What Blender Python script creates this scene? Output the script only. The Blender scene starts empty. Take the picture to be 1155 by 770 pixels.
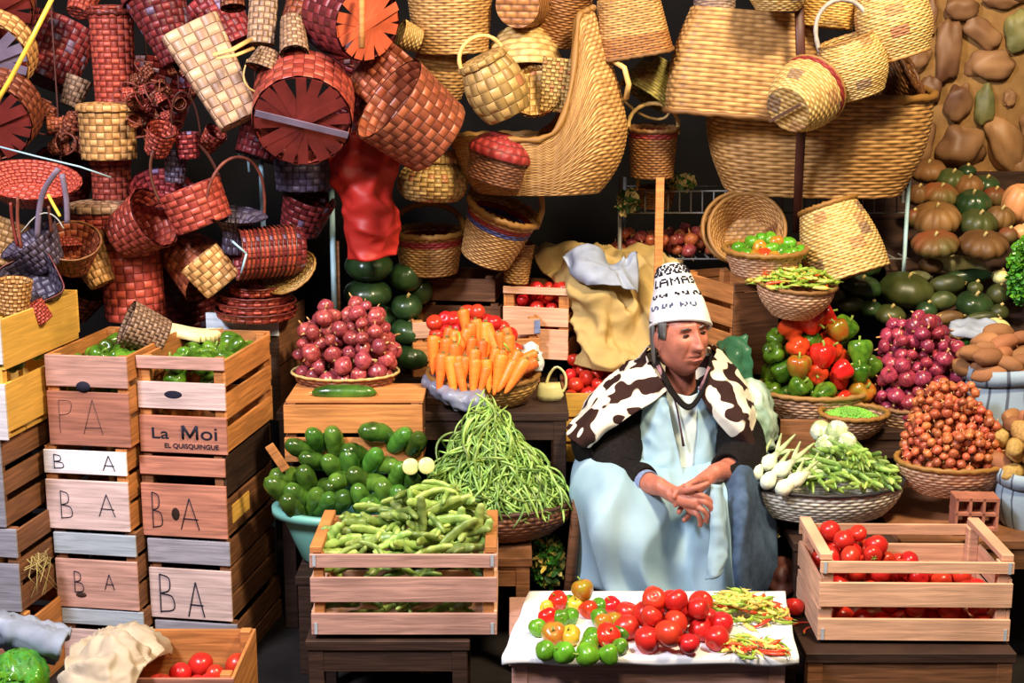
import bpy, math, random
import numpy as np
from mathutils import Vector, Matrix, noise
R = math.radians
random.seed(7)
SC = bpy.context.scene
COL = SC.collection
# ------------------------------------------------------------------ camera, world, lights
FPX, TH, CH = 1587.0, R(11.6), 2.0
cam = bpy.data.objects.new('camera', bpy.data.cameras.new('camera'))
COL.objects.link(cam)
cam.location = (0, 0, CH)
cam.rotation_euler = (R(90) - TH, 0, 0)
cam.data.sensor_width = 36
cam.data.lens = FPX * 36 / 1155
SC.camera = cam
w = bpy.data.worlds.new('world'); SC.world = w
w.use_nodes = True
w.node_tree.nodes['Background'].inputs[0].default_value = (0.75, 0.72, 1.0, 1)
w.node_tree.nodes['Background'].inputs[1].default_value = 0.035
SC.view_settings.view_transform = 'Standard'
SC.view_settings.look = 'None'
SC.view_settings.gamma = 1
SC.view_settings.use_curve_mapping = False
SC.view_settings.exposure = 0.36
def area(name, loc, to, size, power, color):
    l = bpy.data.lights.new(name, 'AREA'); l.shape = 'RECTANGLE'
    l.size, l.size_y = size; l.energy = power; l.color = color
    o = bpy.data.objects.new(name, l); COL.objects.link(o); o.location = loc
    o.rotation_euler = (Vector(to) - Vector(loc)).to_track_quat('-Z', 'Y').to_euler()
    return o
# daylight of the open hall on the left, warm lamp over the right half, plus an added front fill
area('daylight', (-2.2, 1.7, 3.9), (-0.3, 4.5, 0.7), (0.8, 0.7), 205, (0.86, 0.86, 1.0))
area('warm_light', (1.5, 2.7, 4.2), (0.4, 4.9, 1.0), (0.6, 0.5), 190, (1.0, 0.80, 0.52))
area('warm_light', (-0.1, 1.5, 3.2), (0.1, 5.2, 1.5), (0.5, 0.5), 30, (1.0, 0.82, 0.58))  # added fill from the front, no lamp of the hall
FW = Vector((0, math.cos(TH), -math.sin(TH))); UPV = Vector((0, math.sin(TH), math.cos(TH)))
def P(px, py, Y):                      # world point at distance Y seen at that spot of the photograph
    d = FW + Vector((1, 0, 0)) * ((px - 577.5) / FPX) - UPV * ((py - 385) / FPX)
    return Vector((0, 0, CH)) + d * (Y / d.y)
def S(px, py, Y):                      # metres per pixel there
    d = FW - UPV * ((py - 385) / FPX)
    return (Y / d.y) / FPX
# ------------------------------------------------------------------ materials
class NT:
    def __init__(s, m):
        m.use_nodes = True; s.t = m.node_tree; s.b = s.t.nodes['Principled BSDF']
    def n(s, ty, **k):
        x = s.t.nodes.new(ty)
        for a, b in k.items(): setattr(x, a, b)
        return x
    def put(s, sock, v):
        if isinstance(v, bpy.types.NodeSocket): s.t.links.new(v, sock)
        elif isinstance(v, (tuple, list)) and len(v) == 3 and sock.type == 'RGBA': sock.default_value = (*v, 1)
        else: sock.default_value = v
    def m(s, op, a, b=0.0, c=0.0):
        x = s.n('ShaderNodeMath', operation=op)
        s.put(x.inputs[0], a); s.put(x.inputs[1], b); s.put(x.inputs[2], c)
        return x.outputs[0]
    def mix(s, f, a, b, mode='MIX'):
        x = s.n('ShaderNodeMix', data_type='RGBA', blend_type=mode)
        s.put(x.inputs[0], f); s.put(x.inputs[6], a); s.put(x.inputs[7], b)
        return x.outputs[2]
    def mixf(s, f, a, b):
        x = s.n('ShaderNodeMix', data_type='FLOAT')
        s.put(x.inputs[0], f); s.put(x.inputs[2], a); s.put(x.inputs[3], b)
        return x.outputs[0]
    def noise(s, scale, detail=3, vec=None, st=(1, 1, 1), dist=0, coord='Object'):
        if vec is None: vec = s.n('ShaderNodeTexCoord').outputs[coord]
        mp = s.n('ShaderNodeMapping'); mp.inputs['Scale'].default_value = st
        s.put(mp.inputs[0], vec)
        x = s.n('ShaderNodeTexNoise'); s.put(x.inputs['Vector'], mp.outputs[0])
        x.inputs['Scale'].default_value = scale; x.inputs['Detail'].default_value = detail
        x.inputs['Distortion'].default_value = dist
        return x.outputs[0]
    def ramp(s, f, *stops):
        x = s.n('ShaderNodeValToRGB'); e = x.color_ramp.elements
        while len(e) < len(stops): e.new(0.5)
        for q, (p, c) in zip(e, stops): q.position = p; q.color = (*c, 1)
        s.put(x.inputs[0], f); return x.outputs[0]
    def rnd(s): return s.n('ShaderNodeObjectInfo').outputs['Random']
    def bump(s, h, st=0.5, d=0.002):
        x = s.n('ShaderNodeBump'); x.inputs['Strength'].default_value = st; x.inputs['Distance'].default_value = d
        s.put(x.inputs['Height'], h); s.t.links.new(x.outputs[0], s.b.inputs['Normal'])
    def col(s, c): s.put(s.b.inputs['Base Color'], c)
MATS = {}
def newmat(name, rough=0.6, spec=0.4):
    m = bpy.data.materials.new(name); t = NT(m)
    t.b.inputs['Roughness'].default_value = rough
    t.b.inputs['Specular IOR Level'].default_value = spec
    MATS[name] = m
    return m, t
def sc(c, k): return tuple(min(1, x * k) for x in c)
def plain(name, c, rough=0.6, spec=0.4, var=0.25, scale=20, bump=0.0, st=(1, 1, 1), c2=None, ovar=0.0, metal=0):
    m, t = newmat(name, rough, spec)
    f = t.noise(scale, 3, st=st)
    cc = t.mix(t.ramp(f, (0.3, (0, 0, 0)), (0.7, (1, 1, 1))), sc(c, 1 - var), c2 or sc(c, 1 + var))
    if ovar:
        h = t.n('ShaderNodeHueSaturation'); r = t.rnd()
        t.put(h.inputs['Value'], t.m('MULTIPLY_ADD', r, ovar * 1.2, 1 - ovar * 0.6))
        t.put(h.inputs['Hue'], t.m('MULTIPLY_ADD', t.m('FRACT', t.m('MULTIPLY', r, 7.3)), ovar * 0.04, 0.5 - ovar * 0.015))
        t.put(h.inputs['Color'], cc); cc = h.outputs[0]
    t.col(cc)
    t.b.inputs['Metallic'].default_value = metal
    if bump: t.bump(t.noise(scale * 3, 4, st=st), bump)
    return m
def wood(name, c, var=0.35, rough=0.65):
    m, t = newmat(name, rough, 0.3)
    g = t.noise(6, 5, st=(0.9, 0.9, 14), dist=0.6)
    big = t.noise(3.5, 3)
    r = t.rnd()
    cc = t.mix(t.ramp(g, (0.35, (0, 0, 0)), (0.68, (1, 1, 1))), sc(c, 1 - var), sc(c, 1 + var * 0.5))
    cc = t.mix(t.ramp(big, (0.52, (0, 0, 0)), (0.75, (0.55,) * 3)), cc, sc(c, 0.5))
    h = t.n('ShaderNodeHueSaturation'); t.put(h.inputs['Value'], t.m('MULTIPLY_ADD', r, 0.45, 0.78)); t.put(h.inputs['Color'], cc)
    t.col(h.outputs[0]); t.bump(g, 0.5, 0.003)
    return m
def fract2(t):
    uv = t.n('ShaderNodeSeparateXYZ'); t.put(uv.inputs[0], t.n('ShaderNodeTexCoord').outputs['UV'])
    U, V = uv.outputs[0], uv.outputs[1]
    return U, V, t.m('FLOOR', U), t.m('FLOOR', V), t.m('FRACT', U), t.m('FRACT', V)
def splint(name, a, b, gap, spots=None):
    m, t = newmat(name, 0.42, 0.5)
    U, V, iu, iv, fu, fv = fract2(t)
    par = t.m('MODULO', t.m('ADD', t.m('ADD', iu, iv), 1000), 2)
    q = lambda f: t.m('SUBTRACT', 1, t.m('POWER', t.m('ABSOLUTE', t.m('MULTIPLY_ADD', f, 2, -1)), 2.5))
    h = t.mixf(par, q(fu), q(fv))
    other = t.mixf(par, q(fv), q(fu))
    h = t.m('MULTIPLY', h, t.m('MINIMUM', t.m('MULTIPLY', other, 4), 1))
    cv = t.n('ShaderNodeCombineXYZ'); t.put(cv.inputs[0], iu); t.put(cv.inputs[1], iv)
    wn = t.n('ShaderNodeTexWhiteNoise', noise_dimensions='3D'); t.put(wn.inputs[0], cv.outputs[0])
    f = t.m('MULTIPLY_ADD', wn.outputs[0], 0.6, t.m('MULTIPLY', t.noise(9, 3), 0.5))
    cc = t.mix(t.m('SUBTRACT', f, 0.05), a, b)
    cc = t.mix(t.m('MULTIPLY', t.m('SUBTRACT', 1, par), .55), cc, sc(a, .45))  # every other cell darkened: relief shading of the weave painted into the colour
    if spots:
        cc = t.mix(t.m('GREATER_THAN', wn.outputs[0], 0.86), cc, spots)
    hs = t.n('ShaderNodeHueSaturation'); t.put(hs.inputs['Value'], t.m('MULTIPLY_ADD', t.rnd(), 0.6, 0.7)); t.put(hs.inputs['Color'], cc)
    cc = t.mix(t.m('MINIMUM', t.m('MULTIPLY_ADD', h, 2.8, .25), 1), gap, hs.outputs[0])  # gap colour paints in the shade between strands where relief is low
    t.col(cc); t.bump(h, 0.9, 0.006)
    return m
def wicker(name, a, b, gap, spots=None, soft=1.0):
    m, t = newmat(name, 0.5, 0.45)
    U, V, iu, iv, fu, fv = fract2(t)
    ph = t.m('COSINE', t.m('MULTIPLY', t.m('ADD', U, iv), math.pi))
    cr = t.m('SUBTRACT', 1, t.m('POWER', t.m('ABSOLUTE', t.m('MULTIPLY_ADD', fv, 2, -1)), 2))
    h = t.m('MULTIPLY', cr, t.m('MULTIPLY_ADD', ph, 0.42, 0.58))
    cv = t.n('ShaderNodeCombineXYZ'); t.put(cv.inputs[0], t.m('MULTIPLY', U, 0.25)); t.put(cv.inputs[1], iv)
    wn = t.n('ShaderNodeTexNoise'); t.put(wn.inputs[0], cv.outputs[0]); wn.inputs['Scale'].default_value = 1.7
    cc = t.mix(t.ramp(wn.outputs[0], (0.35, (0, 0, 0)), (0.65, (1, 1, 1))), a, b)
    if spots:
        x = t.n('ShaderNodeTexVoronoi'); cv2 = t.n('ShaderNodeCombineXYZ')
        t.put(cv2.inputs[0], t.m('MULTIPLY', t.m('FLOOR', t.m('DIVIDE', U, 3)), 1.31)); t.put(cv2.inputs[1], t.m('MULTIPLY', t.m('FLOOR', t.m('DIVIDE', V, 4)), 2.17))
        wz = t.n('ShaderNodeTexWhiteNoise', noise_dimensions='3D'); t.put(wz.inputs[0], cv2.outputs[0])
        for k, sp in enumerate(spots):
            cc = t.mix(t.m('MULTIPLY', t.m('GREATER_THAN', wz.outputs[0], 0.86 + 0.05 * k), 0.5), cc, sp)
    hs = t.n('ShaderNodeHueSaturation'); t.put(hs.inputs['Value'], t.m('MULTIPLY_ADD', t.rnd(), 0.4, 0.8)); t.put(hs.inputs['Color'], cc)
    cc = t.mix(t.m('MINIMUM', t.m('MULTIPLY_ADD', h, 2.6 * soft, .18), 1), gap, hs.outputs[0])  # shade in the hollows between rods is put into the colour
    t.col(cc); t.bump(h, 0.9, 0.005)
    return m
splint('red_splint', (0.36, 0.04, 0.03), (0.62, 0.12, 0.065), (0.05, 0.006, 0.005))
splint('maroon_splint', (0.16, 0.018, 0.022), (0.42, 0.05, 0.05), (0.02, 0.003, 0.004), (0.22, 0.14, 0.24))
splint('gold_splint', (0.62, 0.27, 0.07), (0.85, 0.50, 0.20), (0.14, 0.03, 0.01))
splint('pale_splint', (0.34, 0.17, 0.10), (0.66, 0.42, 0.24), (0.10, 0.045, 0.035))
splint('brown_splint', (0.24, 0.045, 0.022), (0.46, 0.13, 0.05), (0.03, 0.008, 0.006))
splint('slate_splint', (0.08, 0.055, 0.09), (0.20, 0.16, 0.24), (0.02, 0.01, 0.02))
splint('straw_splint', (0.60, 0.35, 0.10), (0.82, 0.54, 0.19), (0.28, 0.13, 0.03), (0.55, 0.22, 0.08))
wicker('tan_wicker', (0.38, 0.19, 0.055), (0.68, 0.38, 0.13), (0.14, 0.055, 0.015))
wicker('gold_wicker', (0.52, 0.27, 0.06), (0.78, 0.47, 0.13), (0.22, 0.09, 0.015))
wicker('brown_wicker', (0.27, 0.10, 0.028), (0.46, 0.20, 0.055), (0.07, 0.022, 0.008))
wicker('pink_wicker', (0.50, 0.26, 0.14), (0.76, 0.48, 0.30), (0.16, 0.06, 0.035))
wicker('pale_wicker', (0.60, 0.36, 0.10), (0.84, 0.60, 0.24), (0.24, 0.10, 0.02), [(0.30, 0.07, 0.05), (0.10, 0.12, 0.12), (0.55, 0.16, 0.06)])
wicker('green_wicker', (0.40, 0.34, 0.06), (0.62, 0.50, 0.14), (0.13, 0.09, 0.01), [(0.30, 0.05, 0.03), (0.03, 0.16, 0.06)])
wicker('white_wicker', (0.50, 0.50, 0.42), (0.82, 0.80, 0.68), (0.05, 0.045, 0.04))
wicker('black_wicker', (0.035, 0.03, 0.035), (0.10, 0.09, 0.12), (0.008, 0.006, 0.006))
wicker('dark_wicker', (0.16, 0.055, 0.03), (0.36, 0.14, 0.06), (0.02, 0.008, 0.005))
wicker('red_band', (0.26, 0.018, 0.018), (0.40, 0.04, 0.035), (0.08, 0.01, 0.01))
wicker('blue_band', (0.05, 0.06, 0.22), (0.10, 0.12, 0.35), (0.02, 0.01, 0.03))
wicker('grey_band', (0.25, 0.17, 0.14), (0.40, 0.28, 0.20), (0.08, 0.04, 0.03))
plain('red_slat', (0.17, 0.022, 0.018), 0.45, 0.4, 0.3, 12, 0.2)
plain('orange_slat', (0.62, 0.12, 0.05), 0.45, 0.4, 0.25, 12, 0.2)
plain('tan_rod', (0.78, 0.50, 0.17), 0.45, 0.4, 0.2, 30, 0.2)
plain('dark_rod', (0.20, 0.05, 0.03), 0.5, 0.4, 0.3, 30, 0.2)
plain('grey_rod', (0.42, 0.38, 0.33), 0.5, 0.4, 0.3, 30)
plain('slate_slat', (0.17, 0.13, 0.19), 0.5, 0.4, 0.3, 12)
plain('yellow_pole', (0.80, 0.55, 0.06), 0.4, 0.5, 0.2, 10)
wood('wood_white', (0.86, 0.80, 0.80), 0.18)
wood('wood_pink', (0.60, 0.33, 0.26), 0.35)
wood('wood_palepink', (0.76, 0.55, 0.50), 0.28)
wood('wood_red', (0.50, 0.20, 0.13), 0.35)
wood('wood_yellow', (0.82, 0.47, 0.09), 0.18)
wood('wood_orange', (0.60, 0.24, 0.07), 0.35)
wood('wood_grey', (0.34, 0.32, 0.36), 0.35)
wood('wood_greywhite', (0.55, 0.62, 0.68), 0.25)
wood('wood_brown', (0.24, 0.10, 0.042), 0.45)
wood('wood_dark', (0.045, 0.022, 0.014), 0.45)
wood('wood_black', (0.03, 0.022, 0.018), 0.45)
wood('wood_peach', (0.74, 0.42, 0.26), 0.25)
plain('tomato_red', (0.60, 0.024, 0.016), 0.28, 0.5, 0.15, 1.2, ovar=0.22)
plain('onion_red', (0.36, 0.035, 0.06), 0.28, 0.6, 0.45, 3.5, st=(1, 1, 0.2), c2=(0.52, 0.10, 0.10), ovar=0.45)
plain('onion_purple', (0.28, 0.025, 0.075), 0.28, 0.6, 0.45, 3.5, st=(1, 1, 0.2), c2=(0.46, 0.06, 0.10), ovar=0.45)
plain('shallot', (0.46, 0.07, 0.04), 0.35, 0.5, 0.35, 4, st=(1, 1, 0.3), c2=(0.66, 0.18, 0.07), ovar=0.6)
plain('onion_neck', (0.75, 0.45, 0.16), 0.6, 0.3, 0.3, 40)
plain('pepper_green', (0.045, 0.16, 0.012), 0.22, 0.6, 0.5, 1.1, c2=(0.14, 0.30, 0.02), ovar=0.6)
plain('pepper_red', (0.62, 0.03, 0.012), 0.22, 0.6, 0.2, 1, ovar=0.4)
plain('pepper_orange', (0.72, 0.14, 0.02), 0.22, 0.6, 0.35, 1.1, c2=(0.28, 0.24, 0.02), ovar=0.5)
plain('pepper_yellow', (0.82, 0.45, 0.04), 0.25, 0.6, 0.2, 1.2, ovar=0.4)
plain('lime_green', (0.10, 0.30, 0.015), 0.25, 0.6, 0.3, 1.2, ovar=0.4)
plain('stem_green', (0.25, 0.36, 0.06), 0.5, 0.3, 0.3, 20)
plain('cucumber', (0.014, 0.055, 0.008), 0.22, 0.55, 0.5, 1.2, st=(1, .8, .8), c2=(0.12, 0.27, 0.03), ovar=0.8)
plain('cucumber_flesh', (0.85, 0.80, 0.30), 0.4, 0.5, 0.15, 30)
plain('bean_green', (0.17, 0.34, 0.04), 0.35, 0.5, 0.4, 1.5, ovar=0.9, c2=(0.42, 0.60, 0.14))
plain('pod_green', (0.20, 0.34, 0.045), 0.38, 0.5, 0.35, 1.5, ovar=0.8, c2=(0.44, 0.56, 0.14))
plain('pea_green', (0.16, 0.38, 0.04), 0.35, 0.5, 0.3, 10, ovar=0.6)
plain('cabbage_white', (0.80, 0.84, 0.58), 0.45, 0.4, 0.15, 25, 0.3, c2=(0.92, 0.95, 0.78))
plain('cauli_green', (0.42, 0.58, 0.22), 0.5, 0.3, 0.3, 25, 0.3, c2=(0.75, 0.85, 0.5))
plain('carrot_orange', (0.84, 0.19, 0.025), 0.4, 0.45, 0.2, 5, st=(0.4, 0.4, 3), ovar=0.4)
plain('carrot_crown', (0.20, 0.16, 0.04), 0.6, 0.3, 0.4, 60)
plain('melon_dark', (0.010, 0.032, 0.012), 0.28, 0.55, 0.5, 7, c2=(0.035, 0.075, 0.02), ovar=0.4)
plain('melon_olive', (0.035, 0.058, 0.012), 0.42, 0.45, 0.4, 8, c2=(0.085, 0.09, 0.022), ovar=0.5)
plain('squash_brown', (0.16, 0.062, 0.018), 0.5, 0.35, 0.4, 7, c2=(0.26, 0.13, 0.04), ovar=0.5)
plain('pumpkin_red', (0.42, 0.055, 0.025), 0.48, 0.4, 0.4, 5, c2=(0.13, 0.11, 0.03), ovar=0.4)
plain('pumpkin_orange', (0.80, 0.36, 0.14), 0.4, 0.5, 0.2, 6, ovar=0.2)
plain('squash_pale', (0.80, 0.75, 0.30), 0.4, 0.45, 0.15, 12, ovar=0.2)
plain('potato_yellow', (0.50, 0.30, 0.09), 0.7, 0.3, 0.3, 4, 0.2, ovar=0.4)
plain('potato', (0.34, 0.14, 0.06), 0.7, 0.3, 0.3, 25, 0.3, ovar=0.4)
plain('leaf_green', (0.07, 0.28, 0.03), 0.5, 0.4, 0.5, 25, ovar=0.3)
plain('leaf_dark', (0.05, 0.13, 0.02), 0.5, 0.4, 0.6, 25, ovar=0.3)
plain('straw', (0.55, 0.42, 0.16), 0.7, 0.3, 0.3, 25)
plain('husk', (0.90, 0.78, 0.40), 0.6, 0.3, 0.15, 30)
plain('chili_red', (0.70, 0.06, 0.02), 0.3, 0.5, 0.2, 8, ovar=0.3)
plain('chili_green', (0.30, 0.46, 0.05), 0.3, 0.5, 0.2, 8, ovar=0.5)
plain('chili_yellow', (0.82, 0.62, 0.14), 0.3, 0.5, 0.2, 8, ovar=0.4)
plain('tub_green', (0.20, 0.52, 0.43), 0.35, 0.5, 0.08, 6)
plain('tablecloth', (0.86, 0.86, 0.88), 0.8, 0.2, 0.03, 6, 0.1)
plain('skin', (0.50, 0.17, 0.11), 0.46, 0.45, 0.22, 26, 0.45)
plain('hair', (0.05, 0.045, 0.045), 0.5, 0.4, 0.6, 60, st=(1, 1, 0.15), c2=(0.22, 0.21, 0.20))
plain('eye_dark', (0.02, 0.012, 0.01), 0.2, 0.6)
plain('lip', (0.42, 0.12, 0.09), 0.5)
plain('knit_black', (0.012, 0.010, 0.010), 0.9, 0.1, 0.3, 90, 0.4)
plain('cotton_blue', (0.30, 0.48, 0.60), 0.8, 0.2, 0.10, 5, 0.1, c2=(0.42, 0.60, 0.68))
plain('cotton_pale', (0.62, 0.72, 0.70), 0.8, 0.2, 0.08, 7, 0.1)
plain('denim', (0.06, 0.10, 0.17), 0.85, 0.2, 0.3, 30, 0.3)
plain('blouse_check', (0.30, 0.16, 0.20), 0.85, 0.2, 0.6, 40)
plain('cuff_blue', (0.20, 0.25, 0.42), 0.85, 0.2, 0.3, 60)
plain('cord_brown', (0.09, 0.03, 0.025), 0.7)
plain('red_cloth', (0.45, 0.022, 0.015), 0.5, 0.4, 0.15, 6)
plain('sack_tan', (0.50, 0.40, 0.28), 0.85, 0.2, 0.2, 12, 0.4)
plain('sack_yellow', (0.50, 0.35, 0.13), 0.85, 0.2, 0.2, 10, 0.4)
plain('sack_grey', (0.32, 0.36, 0.44), 0.8, 0.2, 0.25, 12, 0.4)
plain('plastic_white', (0.75, 0.80, 0.80), 0.3, 0.5, 0.1, 12)
plain('plastic_grey', (0.22, 0.23, 0.30), 0.35, 0.5, 0.3, 12)
plain('plastic_green', (0.22, 0.52, 0.33), 0.35, 0.5, 0.5, 8, c2=(0.62, 0.80, 0.68))
plain('plastic_yellow', (0.74, 0.70, 0.32), 0.35, 0.5, 0.2, 8)
plain('bag_teal', (0.04, 0.17, 0.10), 0.35, 0.5, 0.3, 8)
plain('metal_blue', (0.40, 0.62, 0.70), 0.4, 0.5, 0.15, 10)
plain('metal_grey', (0.20, 0.19, 0.17), 0.45, 0.5, 0.3, 10)
plain('metal_staple', (0.45, 0.50, 0.55), 0.4, 0.5, 0.2, 20)
plain('strap_leather', (0.075, 0.022, 0.015), 0.5, 0.4, 0.3, 10)
plain('ink', (0.02, 0.02, 0.035), 0.8, 0.1)
plain('ink_blue', (0.10, 0.13, 0.25), 0.8, 0.1)
plain('knit_white', (0.86, 0.85, 0.84), 0.9, 0.1, 0.05, 60, 0.3)
plain('dark_wall', (0.008, 0.007, 0.007), 0.9, 0.1, 0.3, 4)
plain('dark_floor', (0.016, 0.013, 0.012), 0.8, 0.2, 0.4, 5, 0.3)
plain('mortar', (0.30, 0.16, 0.055), 0.9, 0.1, 0.2, 18, 0.5)
plain('stone', (0.22, 0.085, 0.035), 0.5, 0.4, 0.45, 4, 0.3, c2=(0.46, 0.24, 0.10))
plain('stone_green', (0.10, 0.13, 0.05), 0.5, 0.4, 0.4, 9, c2=(0.30, 0.26, 0.08))
plain('clay', (0.42, 0.16, 0.10), 0.85, 0.2, 0.2, 14, 0.3)
# burlap / blue woven potato sack
m, t = newmat('sack_blue', 0.8, 0.2)
g = t.n('ShaderNodeTexWave'); g.inputs['Scale'].default_value = 0.7; g.inputs['Distortion'].default_value = 2.5
t.put(g.inputs[0], t.n('ShaderNodeTexCoord').outputs['UV'])
t.col(t.mix(t.ramp(g.outputs[0], (0.03, (1, 1, 1)), (0.10, (0, 0, 0))), t.mix(t.noise(7), (0.24, 0.34, 0.44), (0.42, 0.52, 0.60)), (0.10, 0.12, 0.16)))
t.bump(t.noise(120), 0.3)
# shawl: cream blotches on dark brown
m, t = newmat('shawl_cloth', 0.85, 0.2)
v = t.n('ShaderNodeTexNoise'); v.inputs['Scale'].default_value = 15; v.inputs['Detail'].default_value = 0.6
mp = t.n('ShaderNodeVectorMath', operation='ADD')
nz = t.n('ShaderNodeTexNoise'); nz.inputs['Scale'].default_value = 9
tc = t.n('ShaderNodeTexCoord').outputs['Object']; t.put(nz.inputs[0], tc)
sv = t.n('ShaderNodeVectorMath', operation='SCALE'); t.put(sv.inputs[0], nz.outputs[1]); sv.inputs[3].default_value = 0.05
t.put(mp.inputs[0], tc); t.put(mp.inputs[1], sv.outputs[0]); t.put(v.inputs[0], mp.outputs[0])
t.col(t.mix(t.ramp(v.outputs[0], (0.485, (0, 0, 0)), (0.505, (1, 1, 1))), (0.035, 0.014, 0.011), (0.88, 0.80, 0.66)))
# ------------------------------------------------------------------ mesh builder
class MB:
    def __init__(s): s.v = []; s.f = []; s.mi = []; s.sm = []; s.uv = []
    def add(s, vs, fs, mi=0, smooth=True, uvs=None):
        k = len(s.v); s.v.extend([tuple(x) for x in vs])
        for i, f in enumerate(fs):
            s.f.append(tuple(a + k for a in f)); s.mi.append(mi[i] if isinstance(mi, list) else mi); s.sm.append(smooth)
            s.uv.append(uvs[i] if uvs else None)
        return s
    def box(s, c, d, M=None, mi=0):
        x, y, z = (a / 2 for a in d); c = Vector(c)
        vs = [Vector((i * x, j * y, k * z)) + c for i in (-1, 1) for j in (-1, 1) for k in (-1, 1)]
        if M: vs = [M @ q for q in vs]
        return s.add(vs, [(0, 1, 3, 2), (4, 6, 7, 5), (0, 4, 5, 1), (2, 3, 7, 6), (0, 2, 6, 4), (1, 5, 7, 3)], mi, False)
    def tube(s, pts, rad, n=8, mi=0, flat=1.0, twist=None, caps=True):
        pts = [Vector(p) for p in pts]; N = len(pts)
        if not isinstance(rad, (list, tuple)): rad = [rad] * N
        T = [(pts[min(i + 1, N - 1)] - pts[max(i - 1, 0)]).normalized() for i in range(N)]
        u = T[0].orthogonal().normalized() if twist is None else (Vector(twist) - T[0] * T[0].dot(Vector(twist))).normalized()
        vs = []
        for i in range(N):
            u = u - T[i] * T[i].dot(u)
            u = u.normalized() if u.length > 1e-6 else T[i].orthogonal().normalized()
            b = T[i].cross(u)
            for k in range(n):
                a = 2 * math.pi * k / n
                vs.append(pts[i] + (u * math.cos(a) + b * math.sin(a) * flat) * rad[i])
        fs = [(i * n + k, i * n + (k + 1) % n, (i + 1) * n + (k + 1) % n, (i + 1) * n + k) for i in range(N - 1) for k in range(n)]
        if caps: fs += [tuple(range(n))[::-1], tuple((N - 1) * n + k for k in range(n))]
        return s.add(vs, fs, mi, True)
    def lathe(s, prof, n=20, M=None, mi=0, lobes=0, la=0.0, sx=1, sy=1, fn=None):
        vs = []
        for r, z in prof:
            for k in range(n):
                a = 2 * math.pi * k / n
                q = r * (1 + la * (abs(math.sin(a * lobes / 2)) ** 0.6 - 0.6)) if lobes else r
                p = Vector((q * math.cos(a) * sx, q * math.sin(a) * sy, z))
                if fn: p = fn(p, a)
                vs.append(M @ p if M else p)
        L = len(prof)
        fs = [(i * n + k, i * n + (k + 1) % n, (i + 1) * n + (k + 1) % n, (i + 1) * n + k) for i in range(L - 1) for k in range(n)]
        if prof[0][0] > 1e-5: fs.append(tuple(range(n))[::-1])
        if prof[-1][0] > 1e-5: fs.append(tuple((L - 1) * n + k for k in range(n)))
        return s.add(vs, fs, mi, True)
    def ell(s, c, r, M=None, n=16, mi=0):
        m = n // 2 + 2
        pr = [(math.sin(math.pi * i / m), -math.cos(math.pi * i / m)) for i in range(m + 1)]
        pr[0] = (1e-6, -1); pr[-1] = (1e-6, 1)
        T = Matrix.Translation(c) @ (M.to_4x4() if M else Matrix()) @ Matrix.Diagonal((*r, 1))
        return s.lathe(pr, n, T, mi)
    def grid(s, G, mi=0, uv=None, wrap=False, smooth=True, flip=False):   # G: rows x cols x 3
        nr, nc = len(G), len(G[0]); vs = [p for row in G for p in row]
        fs = []; us = []; ml = []
        for i in range(nr - 1):
            for j in range(nc if wrap else nc - 1):
                j2 = (j + 1) % nc
                f = (i * nc + j, i * nc + j2, (i + 1) * nc + j2, (i + 1) * nc + j)
                fs.append(f[::-1] if flip else f)
                if uv:
                    q = [uv(i, j), uv(i, j + 1), uv(i + 1, j + 1), uv(i + 1, j)]; us.append(q[::-1] if flip else q)
                ml.append(mi(i, j) if callable(mi) else mi)
        return s.add(vs, fs, ml, smooth, us if uv else None)
    def mesh(s, name, mats):
        me = bpy.data.meshes.new(name); me.from_pydata(s.v, [], s.f)
        for x in ([mats] if isinstance(mats, str) else mats): me.materials.append(MATS[x])
        me.polygons.foreach_set('material_index', s.mi); me.polygons.foreach_set('use_smooth', s.sm)
        if any(s.uv):
            ul = me.uv_layers.new(name='uv'); d = []
            for f, u in zip(s.f, s.uv):
                if u:
                    for a in u: d.extend(a)
                else: d.extend([0.5, 0.5] * len(f))
            ul.data.foreach_set('uv', d)
        me.update()
        return me
    def obj(s, name, mats, parent=None, M=None, bevel=0):
        o = bpy.data.objects.new(name, s.mesh(name, mats)); COL.objects.link(o)
        if parent: o.parent = parent
        if M: o.matrix_local = M
        if bevel:
            b = o.modifiers.new('bevel', 'BEVEL'); b.width = bevel; b.segments = 1; b.limit_method = 'ANGLE'
        return o
def tag(o, label, cat, group=None, kind=None):
    o['label'] = label; o['category'] = cat
    if group: o['group'] = group
    if kind: o['kind'] = kind
    return o
def empty(name, loc, label=None, cat=None, group=None, M=None):
    o = bpy.data.objects.new(name, None); COL.objects.link(o); o.empty_display_size = 0.05
    o.matrix_world = M if M is not None else Matrix.Translation(loc)
    if label: tag(o, label, cat, group)
    return o
def struct(o): o['kind'] = 'structure'; return o
def orient(axis, roll=0.0):            # rotation taking +Z to axis
    z = Vector(axis).normalized(); x = Vector((1, 0, 0)) - z * z.x
    if x.length < .35: x = Vector((0, 1, 0)) - z * z.y
    x.normalize(); y = z.cross(x)
    return Matrix((x, y, z)).transposed().to_4x4() @ Matrix.Rotation(roll, 4, 'Z')
def copy_thing(proto, M, label=None, group=None, cat=None):
    o = proto.copy(); COL.objects.link(o); o.matrix_world = M
    if label: o['label'] = label
    if group: o['group'] = group
    if cat: o['category'] = cat
    for ch in proto.children:
        c = ch.copy(); COL.objects.link(c); c.parent = o
    return o
PROTO = []
def proto(o): PROTO.append(o); return o
def drop_protos():
    for o in PROTO:
        for c in list(o.children): bpy.data.objects.remove(c)
        bpy.data.objects.remove(o)
def crom(P4, t):
    a, b, c, d = P4
    return 0.5 * ((2 * b) + (-a + c) * t + (2 * a - 5 * b + 4 * c - d) * t * t + (-a + 3 * b - 3 * c + d) * t ** 3)
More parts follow.
